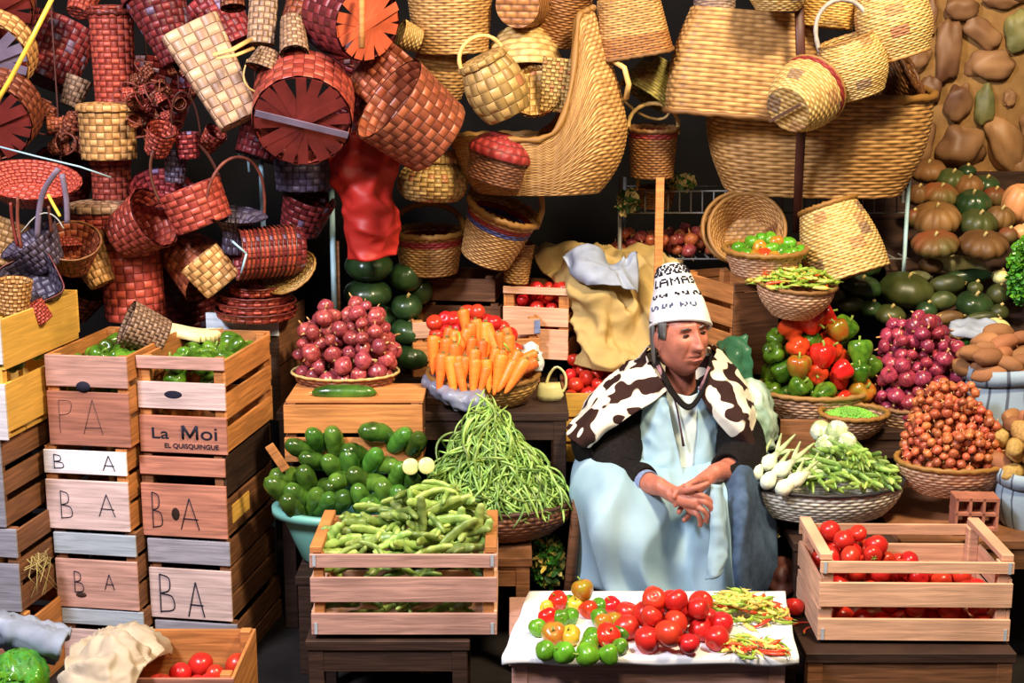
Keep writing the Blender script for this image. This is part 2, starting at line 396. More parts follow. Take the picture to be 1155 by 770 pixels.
def spline(A, n):                      # Catmull-Rom along axis 0 of numpy array
    A = np.asarray(A, float); L = len(A)
    E = np.concatenate([[2 * A[0] - A[1]], A, [2 * A[-1] - A[-2]]]); out = []
    for x in np.linspace(0, L - 1, n):
        i = min(int(x), L - 2); out.append(crom(E[i:i + 4], x - i))
    return np.array(out)
def patch_grid(ctrl, nu, nv, fold=0.0, fs=8.0, seed=0, px=True):
    C = np.array([[list(P(*q)) if px else list(q) for q in row] for row in ctrl])
    G = spline(C, nu); G = spline(G.transpose(1, 0, 2), nv).transpose(1, 0, 2)
    if fold:
        du = np.gradient(G, axis=0); dv = np.gradient(G, axis=1)
        n = np.cross(du, dv); n /= (np.linalg.norm(n, axis=2, keepdims=True) + 1e-9)
        for i in range(G.shape[0]):
            for j in range(G.shape[1]):
                p = Vector(G[i, j]) * fs + Vector((seed * 3.1, 0, 0))
                k = 1.1 - 2.4 * abs(noise.noise(Vector((p.x * 1.1, p.y * 1.1, p.z * 0.8)))) + .6 * (.5 - abs(noise.noise(p * 1.9)))
                G[i, j] += n[i, j] * fold * k
    return G
def patch(name, ctrl, mats, nu=30, nv=30, fold=0.0, fs=8.0, seed=0, thick=0.004, parent=None, px=True, flip=False):
    G = patch_grid(ctrl, nu, nv, fold, fs, seed, px)
    mb = MB(); mb.grid(G, 0, uv=lambda i, j: (j / (nv - 1) * 3, i / (nu - 1) * 3), flip=flip)
    o = mb.obj(name, mats, parent)
    if thick:
        s = o.modifiers.new('solid', 'SOLIDIFY'); s.thickness = thick; s.offset = 0
    return o
# ------------------------------------------------------------------ baskets
def prof_interp(prof, n):
    A = np.array(prof, float); d = np.r_[0, np.cumsum(np.linalg.norm(np.diff(A, axis=0), axis=1))]
    t = np.linspace(0, d[-1], n)
    return np.c_[np.interp(t, d, A[:, 0]), np.interp(t, d, A[:, 1])], d[-1]
def superell(a, sq):
    if not sq: return 1.0
    return 1.0 / ((abs(math.cos(a)) ** sq + abs(math.sin(a)) ** sq) ** (1.0 / sq))
def woven(prof, kind, cu, cv, sx=1, sy=1, sq=0, amp=0.002, top=None, inner=0.006, bands=None, smoothp=True):
    """outer and inner wall of a basket; cu cells round, cv cells high"""
    mb = MB(); seg = 4 if kind == 's' else 2
    nu, nv = int(cu) * seg, int(cv) * seg
    if smoothp and len(prof) > 2:
        prof = spline(np.array(prof, float), 24)
    Q, L = prof_interp(prof, nv + 1)
    def G(off, am):
        rows = []
        for i in range(nv + 1):
            v = i / seg; r, z = Q[i]; row = []
            for j in range(nu):
                u = j / seg; a = 2 * math.pi * j / nu
                if kind == 's':
                    fu, fv = u % 1, v % 1; par = (int(u) + int(v)) % 2
                    d = (1 - (2 * fu - 1) ** 2) if par == 0 else (1 - (2 * fv - 1) ** 2)
                else:
                    d = math.cos(math.pi * (u + int(v))) * (1 if (i % 2) else 0.2)
                q = (max(r - off, 1e-4) + am * d) * superell(a, sq)
                x, y, zz = q * math.cos(a) * sx, q * math.sin(a) * sy, z
                if top: x, y, zz = top(x, y, zz, a, i / nv)
                row.append((x, y, zz))
            rows.append(row)
        return rows
    uvf = lambda i, j: (j / seg + 1e-4, i / seg + 1e-4)
    mi = (lambda i, j: next((b[2] for b in bands if b[0] <= i / nv < b[1]), 0)) if bands else 0
    mb.grid(G(0, amp), mi, uvf, wrap=True)
    if inner: mb.grid(G(inner, -amp), mi if bands else 0, uvf, wrap=True, flip=True)
    return mb
def rim_mb(r, z, rr, n=72, sx=1, sy=1, sq=0, braid=0.35, k=36, top=None):
    mb = MB(); pts = []; rad = []
    for i in range(n + 1):
        a = 2 * math.pi * i / n; q = r * superell(a, sq)
        x, y, zz = q * math.cos(a) * sx, q * math.sin(a) * sy, z + rr * braid * 0.5 * math.sin(a * k / 2)
        if top: x, y, zz = top(x, y, zz, a, 1.0)
        pts.append((x, y, zz)); rad.append(rr * (1 + braid * 0.6 * math.sin(a * k)))
    return mb.tube(pts, rad, 7, caps=False)
def bottom_disc(mb, r, z, sx, sy, sq, off=0.0, cells=8, n=24, rings=6):
    G = []
    for i in range(rings + 1):
        q = r * i / rings
        G.append([(q * superell(2 * math.pi * j / n, sq) * math.cos(2 * math.pi * j / n) * sx + 1e-5 * math.cos(j), q * superell(2 * math.pi * j / n, sq) * math.sin(2 * math.pi * j / n) * sy, z + off) for j in range(n)])
    mb.grid(G, 0, lambda i, j: (G[i][j % n][0] / (2 * r) * cells + 50, G[i][j % n][1] / (2 * r) * cells + 50), wrap=True)
def star_mb(r, z, sx=1, sy=1, k=8, wd=0.26, seed=1):
    mb = MB(); rg = random.Random(seed)
    for i in range(k):
        a = math.pi * i / k + rg.uniform(-.08, .08); ww = r * wd * rg.uniform(.75, 1.2)
        M = Matrix.Diagonal((sx, sy, 1, 1)) @ Matrix.Rotation(a, 4, 'Z')
        mb.box((0, 0, z - 0.0025 * i * 0.6 - 0.001), (2 * r * 0.97, ww, 0.0025), M)
    return mb
def handle_mb(r, z, h, rr, sx=1, ang=0.0, flat=1.0, wrap=0.0, n=26, lean=0.0, drop=0.02):
    pts, rad = [], []
    for i in range(n + 1):
        t = math.pi * i / n; x = -math.cos(t) * r * sx; zz = z + max(0.0, math.sin(t)) ** 0.8 * h
        pts.append((x, lean * math.sin(t), zz)); rad.append(rr * (1 + wrap * math.sin(i * 2.4)))
    pts = [(pts[0][0], 0, z - drop)] + pts + [(pts[-1][0], 0, z - drop)]; rad = [rad[0]] + rad + [rad[-1]]
    M = Matrix.Rotation(ang, 3, 'Z')
    return MB().tube([M @ Vector(p) for p in pts], rad, 8, flat=flat, twist=(0, 0, 1) if flat != 1 else None)
def basket(label, px, py, Y, axis, r0, r1, h, mat, kind='w', name='wicker_basket', rm=None, rim=0.0, bulge=0.0, cells=None, sx=1, sy=1, sq=0,
           handle=None, bands=None, bottom=True, star=None, roll=0.0, group=None, at='mid', top=None, lid=None, amp=None, prof=None, inner=0.006, stick=None, cat='basket'):
    """r0/r1: radii at base and mouth, h: height, all in pixels of the photograph at that depth"""
    s = S(px, py, Y); r0, r1, h = r0 * s, r1 * s, h * s
    ax = Vector(axis).normalized(); c = P(px, py, Y)
    base = c - ax * h * (0.5 if at == 'mid' else 0.0 if at == 'base' else 1.0)
    M = Matrix.Translation(base) @ orient(ax, roll)
    if prof is None:
        prof = [(r0, 0), (r0 + (r1 - r0) * .33 + bulge * s, h * .33), (r0 + (r1 - r0) * .66 + bulge * s, h * .66), (r1, h)]
    else: prof = [(a * s, b * s) for a, b in prof]; h = prof[-1][1]; r0 = prof[0][0]; r1 = prof[-1][0]
    rmax = max(p[0] for p in prof)
    if cells is None:
        cells = (max(12, 2 * round(2 * math.pi * rmax / (0.030 if kind == 's' else 0.020) / 2)), max(4, round(h / (0.024 if kind == 's' else 0.0085))))
    if amp is None: amp = 0.0022 if kind == 's' else 0.0016
    root = empty(name, None, label, cat, group, M)
    mats = [mat] + ([b[3] for b in bands] if bands else [])
    bb = [(b[0], b[1], i + 1) for i, b in enumerate(bands)] if bands else None
    mb = woven(prof, kind, cells[0], cells[1], sx, sy, sq, amp, top, inner, bb)
    if bottom and not star:
        bottom_disc(mb, r0, 0, sx, sy, sq, 0.001, cells=max(4, cells[0] // 4)); bottom_disc(mb, r0, 0, sx, sy, sq, 0.006, cells=max(4, cells[0] // 4))
    mb.obj('body', mats, root)
    if rim: rim_mb(r1, h, rim * s, sx=sx, sy=sy, sq=sq, top=top, k=max(16, int(cells[0] * .8))).obj('rim', rm or mat, root)
    if star: star_mb(r0, 0.004, sx, sy, seed=len(label)).obj('base_slats', star, root)
    if stick: 
        a, m2 = stick; MB().box((0, 0, -0.02), (2 * r0 * .95, r0 * .13, 0.006), Matrix.Rotation(a, 4, 'Z')).obj('stick', m2, root)
    if handle:
        hh, hr, hm, ha = handle[:4]; fl = handle[4] if len(handle) > 4 else 1.0
        handle_mb(r1, h, hh * s, hr * s, sx, ha, fl, 0.12 if fl == 1 else 0).obj('handle', hm, root)
    if lid:
        lh, lm, lk = lid
        pr = [(r1 * 1.08, h - 0.002), (r1 * 1.08, h + 0.022), (r1 * .8, h + 0.022 + lh * s * .6), (r1 * .35, h + 0.022 + lh * s), (0.002, h + 0.022 + lh * s)]
        l = woven(pr, lk, cells[0], max(5, cells[1] // 2), sx, sy, sq, amp, smoothp=False, inner=0.005); l.obj('lid', lm, root)
    return root
# ------------------------------------------------------------------ the place
fl = MB(); fl.grid([[(x, y, 0.004 * noise.noise(Vector((x, y, 0)))) for x in np.linspace(-4.5, 4.5, 30)] for y in np.linspace(0.0, 7.4, 30)], 0)
struct(fl.obj('floor', 'dark_floor'))
wb = MB().box((-1.2, 6.75, 1.6), (6.6, 0.1, 3.3)); struct(wb.obj('wall_back', 'dark_wall'))
XS = P(1022, 100, 6.3).x
wr = MB(); wr.grid([[(x, 6.3 + 0.012 * noise.noise(Vector((x * 7, 0, z * 7))), z) for x in np.linspace(XS, 4.4, 60)] for z in np.linspace(0, 3.3, 70)], 0)
wr.box(((XS + 4.4) / 2, 6.37, 1.65), (4.4 - XS, 0.1, 3.3)); WR = struct(wr.obj('wall_right', 'mortar'))
stones = [(1083,10,18,14,0),(1107,37,23,13,40),(1069,58,14,34,0),(1128,0,20,9,0),(1148,35,15,21,0),(1117,73,28,16,-4),(1050,101,11,15,0),(1080,115,14,22,10),
 (1138,111,7,10,0),(1083,166,25,24,0),(1133,162,18,31,-28),(1042,160,11,26,10),(1050,196,20,10,0),(1156,190,17,15,0),(1037,66,12,15,20),(1158,140,7,15,0),(1050,20,8,20,0),(1178,80,16,20,0),(1190,30,15,22,20),(1185,130,18,14,0),(1112,200,12,8,0),(1025,120,8,14,0),(1056,-20,22,15,0),(1150,-15,20,14,30),(1100,-22,18,12,0),(1200,180,20,18,0)]
rg = random.Random(3)
st = MB(); sg = MB()
for _ in range(900):
    x, y = rg.uniform(1030, 1420), rg.uniform(-70, 420); a, b = rg.uniform(12, 26), rg.uniform(10, 24)
    if all(math.hypot((x - q[0]) / (a + q[2] + 1), (y - q[1]) / (b + q[3] + 1)) > (.86 if x > 1175 or y > 205 else 1.05) for q in stones + [(1111, 120, 11, 24, 0)]): stones.append((x, y, a, b, rg.uniform(-25, 25)))
for (x, y, a, b, r) in stones + [(1111,120,11,24,0)]:
    g = (x, y) in ((1111, 120), (1148, 35)); s = S(x, y, 6.28)
    sd = rg.uniform(0, 50); T = Matrix.Translation(P(x, y, 6.285)) @ Matrix.Rotation(R(r), 4, 'Y')
    def fn(p, an, sd=sd, a=a, b=b, s=s):
        q = p.normalized(); k = 1 + 0.34 * noise.noise(q * 1.5 + Vector((sd, 0, 0)))
        e = (abs(q.x) ** 2.3 + abs(q.y) ** 2.3 + abs(q.z) ** 2.3) ** (-1 / 2.3)
        return Vector((q.x * e * a * s, q.y * e * min(a, b) * s * 0.75, q.z * e * b * s)) * k
    pr = [(max(1e-5, math.sin(math.pi * i / 14)), -math.cos(math.pi * i / 14)) for i in range(15)]
    (sg if g else st).lathe(pr, 26, T, 0, fn=fn)
o = st.obj('cobblestones', 'stone', WR); o['kind'] = 'structure'
o = sg.obj('green_stones', 'stone_green', WR); o['kind'] = 'structure'

def bench(label, x0, x1, y0, y1, zt, mat='wood_dark', th=0.03, name='display_bench', legs=True, planks=3, mat2=None, cat='bench'):
    r = empty(name, ((x0 + x1) / 2, (y0 + y1) / 2, 0), label, cat)
    r.matrix_world = Matrix.Translation(((x0 + x1) / 2, (y0 + y1) / 2, 0))
    w_, d_ = x1 - x0, y1 - y0; mb = MB()
    for i in range(planks): mb.box((0, -d_ / 2 + d_ * (i + .5) / planks, zt - th / 2), (w_, d_ / planks - 0.006, th))
    mb.obj('top', mat, r, bevel=0.002)
    MB().box((0, -d_ / 2 + 0.02, zt - th - 0.035), (w_ - 0.02, 0.02, 0.07)).obj('apron_board', mat2 or mat, r, bevel=0.002)
    if legs:
        for i in (-1, 1):
            for j in (-1, 1):
                MB().box((i * (w_ / 2 - 0.03), j * (d_ / 2 - 0.03), (zt - th) / 2), (0.045, 0.045, zt - th)).obj('leg', mat2 or mat, r, bevel=0.002)
    return r
def X(px, py, Y): return P(px, py, Y).x
def Z(px, py, Y): return P(px, py, Y).z

def crate(label, x0, x1, y0, y1, Y, d, yaw=0, front=((0, 1),), side=((0, 1),), fm='wood_orange', sm=None, bm=None, pm=None, th=0.010, roll=0, pitch=0,
          group=None, fms=None, sms=None, name='wooden_crate', posts=0.03, text=None, full_base=True, zr=None):
    """front face spans the photograph's x0..x1, y0..y1 at distance Y"""
    A = P(x0, y1, Y); h = P(x0, y0, Y).z - A.z; w_ = (x1 - x0) * S(x0, (y0 + y1) / 2, Y)
    M = Matrix.Translation(A) @ Matrix.Rotation(R(yaw), 4, 'Z') @ Matrix.Rotation(R(roll), 4, 'Y') @ Matrix.Rotation(R(pitch), 4, 'X')
    if zr is not None: M.translation.z = zr; 
    r = empty(name, None, label, 'crate', group, M)
    sm = sm or fm; bm = bm or sm; pm = pm or sm
    def boards(spec, mats, default, pos, size_fn, nm):
        mats = mats or [default] * len(spec)
        for mt in dict.fromkeys(mats):
            mb = MB()
            for (a, b), q in zip(spec, mats):
                if q == mt:
                    c, dm = size_fn(a * h, b * h); mb.box(c, dm)
            mb.obj(nm if len(set(mats)) == 1 else nm.replace('panel', 'board'), mt, r, bevel=0.0015)
    boards(front, fms, fm, 0, lambda a, b: ((w_ / 2, -th / 2, (a + b) / 2), (w_, th, b - a)), 'front_panel')
    boards(front if len(front) > 1 else side, None, bm, 0, lambda a, b: ((w_ / 2, d + th / 2, (a + b) / 2), (w_, th, b - a)), 'back_panel')
    boards(side, sms, sm, 0, lambda a, b: ((w_ - th / 2, d / 2, (a + b) / 2), (th, d - 0.002, b - a)), 'side_panel')
    boards(side, None, sm, 0, lambda a, b: ((th / 2, d / 2, (a + b) / 2), (th, d - 0.002, b - a)), 'side_panel')
    mb = MB()
    for i in range(4): mb.box((w_ / 2, d * (i + .5) / 4, 0.004), (w_ - 2 * th, d / 4 - 0.008, 0.008))
    mb.obj('base', bm, r)
    if posts:
        for i in (0, 1):
            for j in (0, 1):
                MB().box((th + posts / 2 + i * (w_ - 2 * th - posts), posts / 2 + 0.001 + j * (d - posts - 0.002), h * 0.5), (posts, posts, h * 0.985)).obj('corner_post', pm, r, bevel=0.002)
    r['w'] = w_; r['h'] = h
    del r['w'], r['h']
    return r, M, w_, h
def strokes(root, name, lines, mat, wd=0.004, y=-0.0115):
    if name == 'painted_letters':
        for k in range(0, len(lines), 3): strokes(root, 'painted_letter', lines[k:k + 3], mat, wd, y)
        return
    mb = MB()
    for L in lines:
        pts = spline([[a, y, b] for a, b in L], max(2, len(L) * 5)) if len(L) > 2 else [[L[0][0], y, L[0][1]], [L[1][0], y, L[1][1]]]
        mb.tube([Vector(p) for p in pts], wd / 2, 5)
    return mb.obj(name, mat, root)
def letterB(x, z, w_, h): return [[(x, z), (x + .01 * w_, z + h)], [(x, z + h), (x + w_ * .7, z + h * .9), (x + w_ * .7, z + h * .6), (x, z + h * .5)], [(x, z + h * .5), (x + w_ * .9, z + h * .42), (x + w_, z + h * .1), (x - .05 * w_, z + h * .02)]]
def letterA(x, z, w_, h): return [[(x, z), (x + w_ * .5, z + h)], [(x + w_ * .5, z + h), (x + w_, z)], [(x + w_ * .12, z + h * .35), (x + w_ * .95, z + h * .33)]]
def text_obj(root, name, body, size, x, y, z, mat, sx=1.0, rotz=0, ext=0.0004):
    c = bpy.data.curves.new(name, 'FONT'); c.body = body; c.size = size; c.extrude = ext; c.offset = 0.0003
    t = bpy.data.objects.new(name, c); COL.objects.link(t)
    me = bpy.data.meshes.new_from_object(t.evaluated_get(bpy.context.evaluated_depsgraph_get()))
    bpy.data.objects.remove(t)
    o = bpy.data.objects.new(name, me); me.materials.clear(); me.materials.append(MATS[mat]); COL.objects.link(o)
    if root: o.parent = root
    o.matrix_local = Matrix.Translation((x, y, z)) @ Matrix.Rotation(R(90), 4, 'X') @ Matrix.Diagonal((sx, 1, 1, 1))
    return o
# ---- left stacks
CR = {}
CR['L0'] = crate('tall whitewashed crate with bright yellow side boards at the left edge, topmost of its stack', -75, 18, 355, 492, 4.22, 0.50, -9, ((.0, .46), (.62, 1)), ((.06, .46), (.57, .98)), 'wood_white', 'wood_yellow')
crate('grey weathered crate with black gaps directly under the yellow sided crate', -62, 14, 494, 590, 4.22, 0.50, -9, ((0, 1),), ((0, .27), (.36, .62), (.70, .97)), 'wood_grey', 'wood_brown')
c = crate('grey two board crate with frayed straw on its side, third down at the left edge', -52, 32, 592, 684, 4.22, 0.46, -9, ((0, .58), (.66, 1)), ((0, .28), (.36, .62), (.70, .98)), 'wood_grey', 'wood_brown')
fr = MB()
for k in range(26):
    x0 = c[2] + 0.004; y0 = 0.08 + rg.uniform(-.02, .03); z0 = c[3] * .55 + rg.uniform(-.01, .01)
    fr.tube([(x0, y0, z0), (x0 + rg.uniform(.01, .03), y0 + rg.uniform(-.06, .06), z0 - rg.uniform(0, .05)), (x0 + rg.uniform(.0, .04), y0 + rg.uniform(-.08, .08), z0 - rg.uniform(-.02, .13))], .0013, 4)
fr.obj('frayed_straw', 'straw', c[0])
crate('red brown crate lowest at the left edge, behind the cabbage sack', -45, 45, 686, 775, 4.22, 0.42, -9, ((0, .8),), ((0, .42), (.5, .9)), 'wood_red', 'wood_orange')
# stack of narrow crates
CR['L1'] = c = crate('red brown crate of green peppers with pale top board and round thumb hole', 58, 155, 399, 500, 4.40, 0.46, -9, ((.0, .60), (.655, 1)), ((0, .3), (.36, .65), (.72, 1)), 'wood_red', 'wood_orange', fms=['wood_red', 'wood_pink'])
strokes(c[0], 'pencil_letters', [[(.04, .04), (.04, .15)], [(.04, .15), (.08, .145), (.075, .11), (.04, .10)], [(.12, .04), (.155, .155)], [(.155, .155), (.185, .04)], [(.125, .06), (.18, .062)]], 'ink', 0.0013)
MB().lathe([(1e-5, 0), (.024, 0), (.024, .002), (1e-5, .002)], 20, Matrix.Translation((c[2] * .46, -.0105, c[3] * .66)) @ Matrix.Rotation(R(90), 4, 'X') @ Matrix.Diagonal((1, .75, 1, 1))).obj('thumb_hole', 'ink', c[0])
c = crate('crate with white top board marked B A, second in the narrow stack', 56, 154, 502, 594, 4.40, 0.46, -9, ((.0, .60), (.68, .96)), ((0, .3), (.36, .65), (.72, 1)), 'wood_pink', 'wood_orange', fms=['wood_palepink', 'wood_white'])
w_, h_ = c[2], c[3]
strokes(c[0], 'painted_letters', letterB(w_ * .18, h_ * .13, .035, h_ * .34) + letterA(w_ * .64, h_ * .18, .055, h_ * .27) + letterB(w_ * .13, h_ * .74, .03, h_ * .17) + letterA(w_ * .72, h_ * .74, .04, h_ * .18), 'ink', 0.0028)
c = crate('crate with pale blue top board above faint B A letters, third in the narrow stack', 67, 164, 596, 682, 4.40, 0.46, -9, ((.0, .63), (.70, .97)), ((0, .3), (.36, .65), (.72, 1)), 'wood_pink', 'wood_brown', fms=['wood_pink', 'wood_greywhite'])
w_, h_ = c[2], c[3]
strokes(c[0], 'painted_letters', letterB(w_ * .23, h_ * .2, .028, h_ * .28) + letterA(w_ * .60, h_ * .26, .033, h_ * .2), 'ink', 0.0026)
MB().lathe([(1e-5, 0), (.012, 0), (.010, .001), (1e-5, .0015)], 14, Matrix.Translation((w_ * .30, -.0105, h_ * .17)) @ Matrix.Rotation(R(90), 4, 'X') @ Matrix.Diagonal((1.6, .8, 1, 1))).obj('knot', 'wood_dark', c[0])
crate('pinkish grey crate at the foot of the narrow stack, behind the grey cloth', 76, 172, 684, 760, 4.40, 0.46, -9, ((.0, .70), (.78, 1)), ((0, .3), (.36, .65), (.72, 1)), 'wood_pink', 'wood_brown', fms=['wood_palepink', 'wood_greywhite'])
# wider stack
CR['L2'] = c = crate('stencilled crate of green peppers with orange slatted side, topmost of the wide stack', 160, 263, 400, 508, 4.42, 0.44, -9, ((.0, .385), (.46, .735), (.87, 1)), ((.02, .27), (.36, .62), (.70, .97)), 'wood_pink', 'wood_orange', fms=['wood_red', 'wood_palepink', 'wood_pink'])
w_, h_ = c[2], c[3]
MB().ell((w_ * .41, -.0105, h_ * .61), (.030, .0012, .013), n=20).obj('painted_blot', 'ink', c[0])
text_obj(c[0], 'stencil_lettering', 'La', 0.052, w_ * .13, -.0112, h_ * .15, 'ink', 1.3)
x0, z0, hh = w_ * .50, h_ * .155, .044
strokes(c[0], 'stencil_letter', [[(x0, z0), (x0, z0 + hh)], [(x0, z0 + hh), (x0 + .024, z0 + .006)], [(x0 + .024, z0 + .006), (x0 + .048, z0 + hh)], [(x0 + .048, z0 + hh), (x0 + .048, z0)]], 'ink', .009, -.0105)
text_obj(c[0], 'stencil_lettering', 'oi', 0.062, w_ * .50 + .058, -.0112, z0 - .001, 'ink', 1.3)
text_obj(c[0], 'stencil_lettering', 'EL QUISQUINGUE', 0.022, w_ * .28, -.0112, h_ * .055, 'ink', 1.05)
c = crate('brown crate with B A letters and a knot, second in the wide stack', 163, 263, 510, 602, 4.42, 0.44, -9, ((.0, .64), (.75, .97)), ((.02, .45), (.5, .98)), 'wood_red', 'wood_brown', sms=['wood_brown', 'wood_dark'])
w_, h_ = c[2], c[3]
strokes(c[0], 'painted_letters', letterB(w_ * .13, h_ * .10, .03, h_ * .44) + letterA(w_ * .46, h_ * .10, .062, h_ * .38), 'ink', 0.0032)
MB().ell((w_ * .40, -.0105, h_ * .28), (.014, .001, .022), n=16).obj('knot', 'wood_dark', c[0])
MB().box((c[2] + .001, .12, h_ * .25), (.004, .16, h_ * .22)).obj('yellow_board', 'wood_yellow', c[0])
c = crate('crate with large black B A letters on a pale board, third in the wide stack', 172, 268, 604, 694, 4.42, 0.44, -9, ((.0, .62), (.69, .98)), ((.02, .3), (.34, .64), (.68, .98)), 'wood_palepink', 'wood_brown', fms=['wood_palepink', 'wood_grey'])
w_, h_ = c[2], c[3]
strokes(c[0], 'painted_letters', letterB(w_ * .13, h_ * .07, .045, h_ * .48) + letterA(w_ * .47, h_ * .04, .055, h_ * .43), 'ink', 0.004)
crate('grey weathered crate at the foot of the wide stack, behind the tomato box', 180, 276, 696, 775, 4.42, 0.44, -9, ((.0, .62), (.69, .98)), ((.02, .3), (.34, .64), (.68, .98)), 'wood_grey', 'wood_brown')
# grey box holding the stack of red trays, third row
crate('dark box with pale grey lid board under the stacked red trays', 238, 322, 352, 470, 4.95, 0.3, -9, ((.0, .78), (.80, 1)), ((0, .5), (.52, 1)), 'wood_dark', 'wood_brown', fms=['wood_dark', 'wood_greywhite'])
# front left box with tomatoes
CR['F0'] = crate('low reddish box of tomatoes in the left foreground, half under a beige cloth', 92, 268, 760, 830, 3.55, 0.32, 0, ((.0, .95),), ((0, .95),), 'wood_red', 'wood_orange', posts=0.03)
# bean crate
CR['BE'] = crate('slatted pink wooden crate heaped with broad bean pods', 352, 562, 624, 716, 3.92, 0.34, 0, ((.02, .28), (.42, .72), (.84, 1.0)), ((.02, .3), (.42, .7), (.86, 1.0)), 'wood_pink', 'wood_peach', pm='wood_orange', posts=0.03)
CR['TO'] = crate('pale slatted crate of tomatoes in front of the right hand baskets', 921, 1137, 632, 722, 3.92, 0.33, -1, ((.02, .29), (.44, .74), (.86, 1.0)), ((.02, .40), (.46, .78)), 'wood_peach', 'wood_peach', pm='wood_peach', posts=0.032)
for cc, pxs in ((CR['BE'], 'wood_orange'), (CR['TO'], 'wood_peach')):
    r_, M_, w_, h_ = cc
    for i in (0, 1):                                 # broad end rails lying on top of the sides
        MB().box((0.018 + i * (w_ - 0.036), .17, h_ + .011), (.036, .34, .02)).obj('end_rail', pxs, r_, bevel=.002)
        for zf in (.93, .10): MB().box((0.014 + i * (w_ - 0.028), -.0115, h_ * zf), (.009, .002, .035)).obj('metal_staple', 'metal_staple', r_)
# table with the cloth
T0, T1, T2, T3 = P(597, 662, 4.10), P(885, 665, 4.10), P(900, 748, 3.62), P(566, 741, 3.62)
tz = (T0.z + T2.z) / 2
bench('low pinkish wooden table carrying the white cloth', T3.x + .02, T2.x - .02, 3.64, 4.08, tz - .006, 'wood_pink', name='display_table', cat='table')
ctl = []
rows = 14
for i in range(rows):
    f = i / (rows - 1); a = T3.lerp(T0, f); b = T2.lerp(T1, f)
    ctl.append([tuple(a.lerp(b, j / 15) + Vector((0.002 * math.sin(j * 3 + i), 0.002 * math.sin(j * 1.7) * (i in (0, rows - 1)), -a.lerp(b, j / 15).z + tz + .003 + .003 * noise.noise(Vector((i * .6, j * .6, 0)))))) for j in range(16)])
c0 = [tuple(Vector(p) + Vector((0, -.004, -.022 + .004 * math.sin(k * 1.3)))) for k, p in enumerate(ctl[0])]
tag(patch('white_tablecloth', [c0] + ctl, 'tablecloth', 50, 60, 0, thick=0.003, px=False), 'bright white cloth spread on the low table in front of the woman', 'tablecloth')
# benches and tiers behind
bench('rough dark bench under the slatted crate of bean pods', X(345, 720, 3.92), X(530, 720, 3.92), 3.90, 4.24, Z(450, 719, 3.92) - .004, 'wood_dark')
bench('dark bench carrying the slatted crate of tomatoes at the right', X(905, 724, 3.9), X(1140, 724, 3.9), 3.84, 4.26, Z(1000, 724, 3.92) - .002, 'wood_dark', mat2='wood_brown')
bench('dark bench under the green plastic tub of cucumbers', X(335, 640, 4.35), X(462, 640, 4.35), 4.30, 4.66, Z(400, 632, 4.45), 'wood_dark')
bench('low brown bench under the basket heaped with green beans', X(470, 600, 4.35), X(600, 600, 4.35), 4.30, 4.80, Z(560, 606, 4.50), 'wood_brown')
bench('dark bench under the white basket of pea pods', X(890, 600, 4.4), X(1010, 600, 4.4), 4.32, 4.74, Z(925, 594, 4.48), 'wood_dark')
bench('brown bench at the right edge below the shallot basket', X(1010, 600, 4.35), X(1240, 600, 4.35), 4.28, 5.14, Z(1080, 596, 4.40), 'wood_brown')
bench('middle tier board under onions and carrots', X(318, 470, 4.8), X(640, 470, 4.8), 4.68, 5.02, Z(420, 456, 4.80), 'wood_dark')
bench('middle tier board under the pepper basket and red onions', X(872, 480, 4.9), X(1085, 480, 4.9), 4.78, 5.08, Z(950, 473, 4.95), 'wood_dark')
bench('back tier shelf under the dark watermelons', X(375, 420, 5.2), X(478, 420, 5.2), 5.08, 5.5, Z(430, 419, 5.2), 'wood_dark')
bench('back tier shelf under the two tomato crates', X(482, 400, 5.2), X(630, 400, 5.2), 5.06, 5.56, Z(600, 440, 5.1), 'wood_dark')
bench('back tier shelf behind the woman under the sideways slatted crate', X(722, 430, 5.1), X(890, 430, 5.1), 5.10, 5.44, Z(820, 420, 5.10), 'wood_dark')
crate('orange wooden box with a single long cucumber on top', 322, 478, 455, 520, 4.56, 0.26, 0, ((.0, .42), (.5, .98)), ((0, .42), (.5, 1)), 'wood_orange', 'wood_brown')
bx = CR
o = bench('flat board closing the orange box below the lone cucumber', X(324, 455, 4.6), X(478, 455, 4.6), 4.565, 4.81, Z(400, 454, 4.56) + .008, 'wood_orange', th=.012, legs=False, name='wooden_board', cat='board')
# inclined board under pumpkins
A0 = P(1020, 372, 5.25); A1 = P(1200, 372, 5.25)
ib = MB(); B0 = Vector((A0.x, 6.15, 1.50)); B1 = Vector((A1.x + .5, 6.15, 1.50)); A1 = Vector((A1.x + .5, A1.y, A1.z))
for i in range(6):
    a, b = i / 6, (i + .94) / 6
    q = [A0.lerp(B0, a), A1.lerp(B1, a), A1.lerp(B1, b), A0.lerp(B0, b)]
    ib.add([*q, *[v - Vector((0, 0, .025)) for v in q]], [(0, 1, 2, 3), (7, 6, 5, 4), (0, 4, 5, 1), (1, 5, 6, 2), (2, 6, 7, 3), (3, 7, 4, 0)], 0, False)
r = empty('sloping_display_stand', (A0.x, 5.3, 0), 'dark sloping stand under the pumpkins at the right edge', 'stand')
o = ib.obj('boards', 'wood_dark', r)
o.matrix_parent_inverse = r.matrix_world.inverted()
for x in (A0.x + .03, A1.x - .1):
    for y, z in ((5.3, 1.0), (6.08, 1.44)):
        q = MB().box((x - A0.x, y - 5.3, z / 2), (.04, .04, z)).obj('leg', 'wood_dark', r)
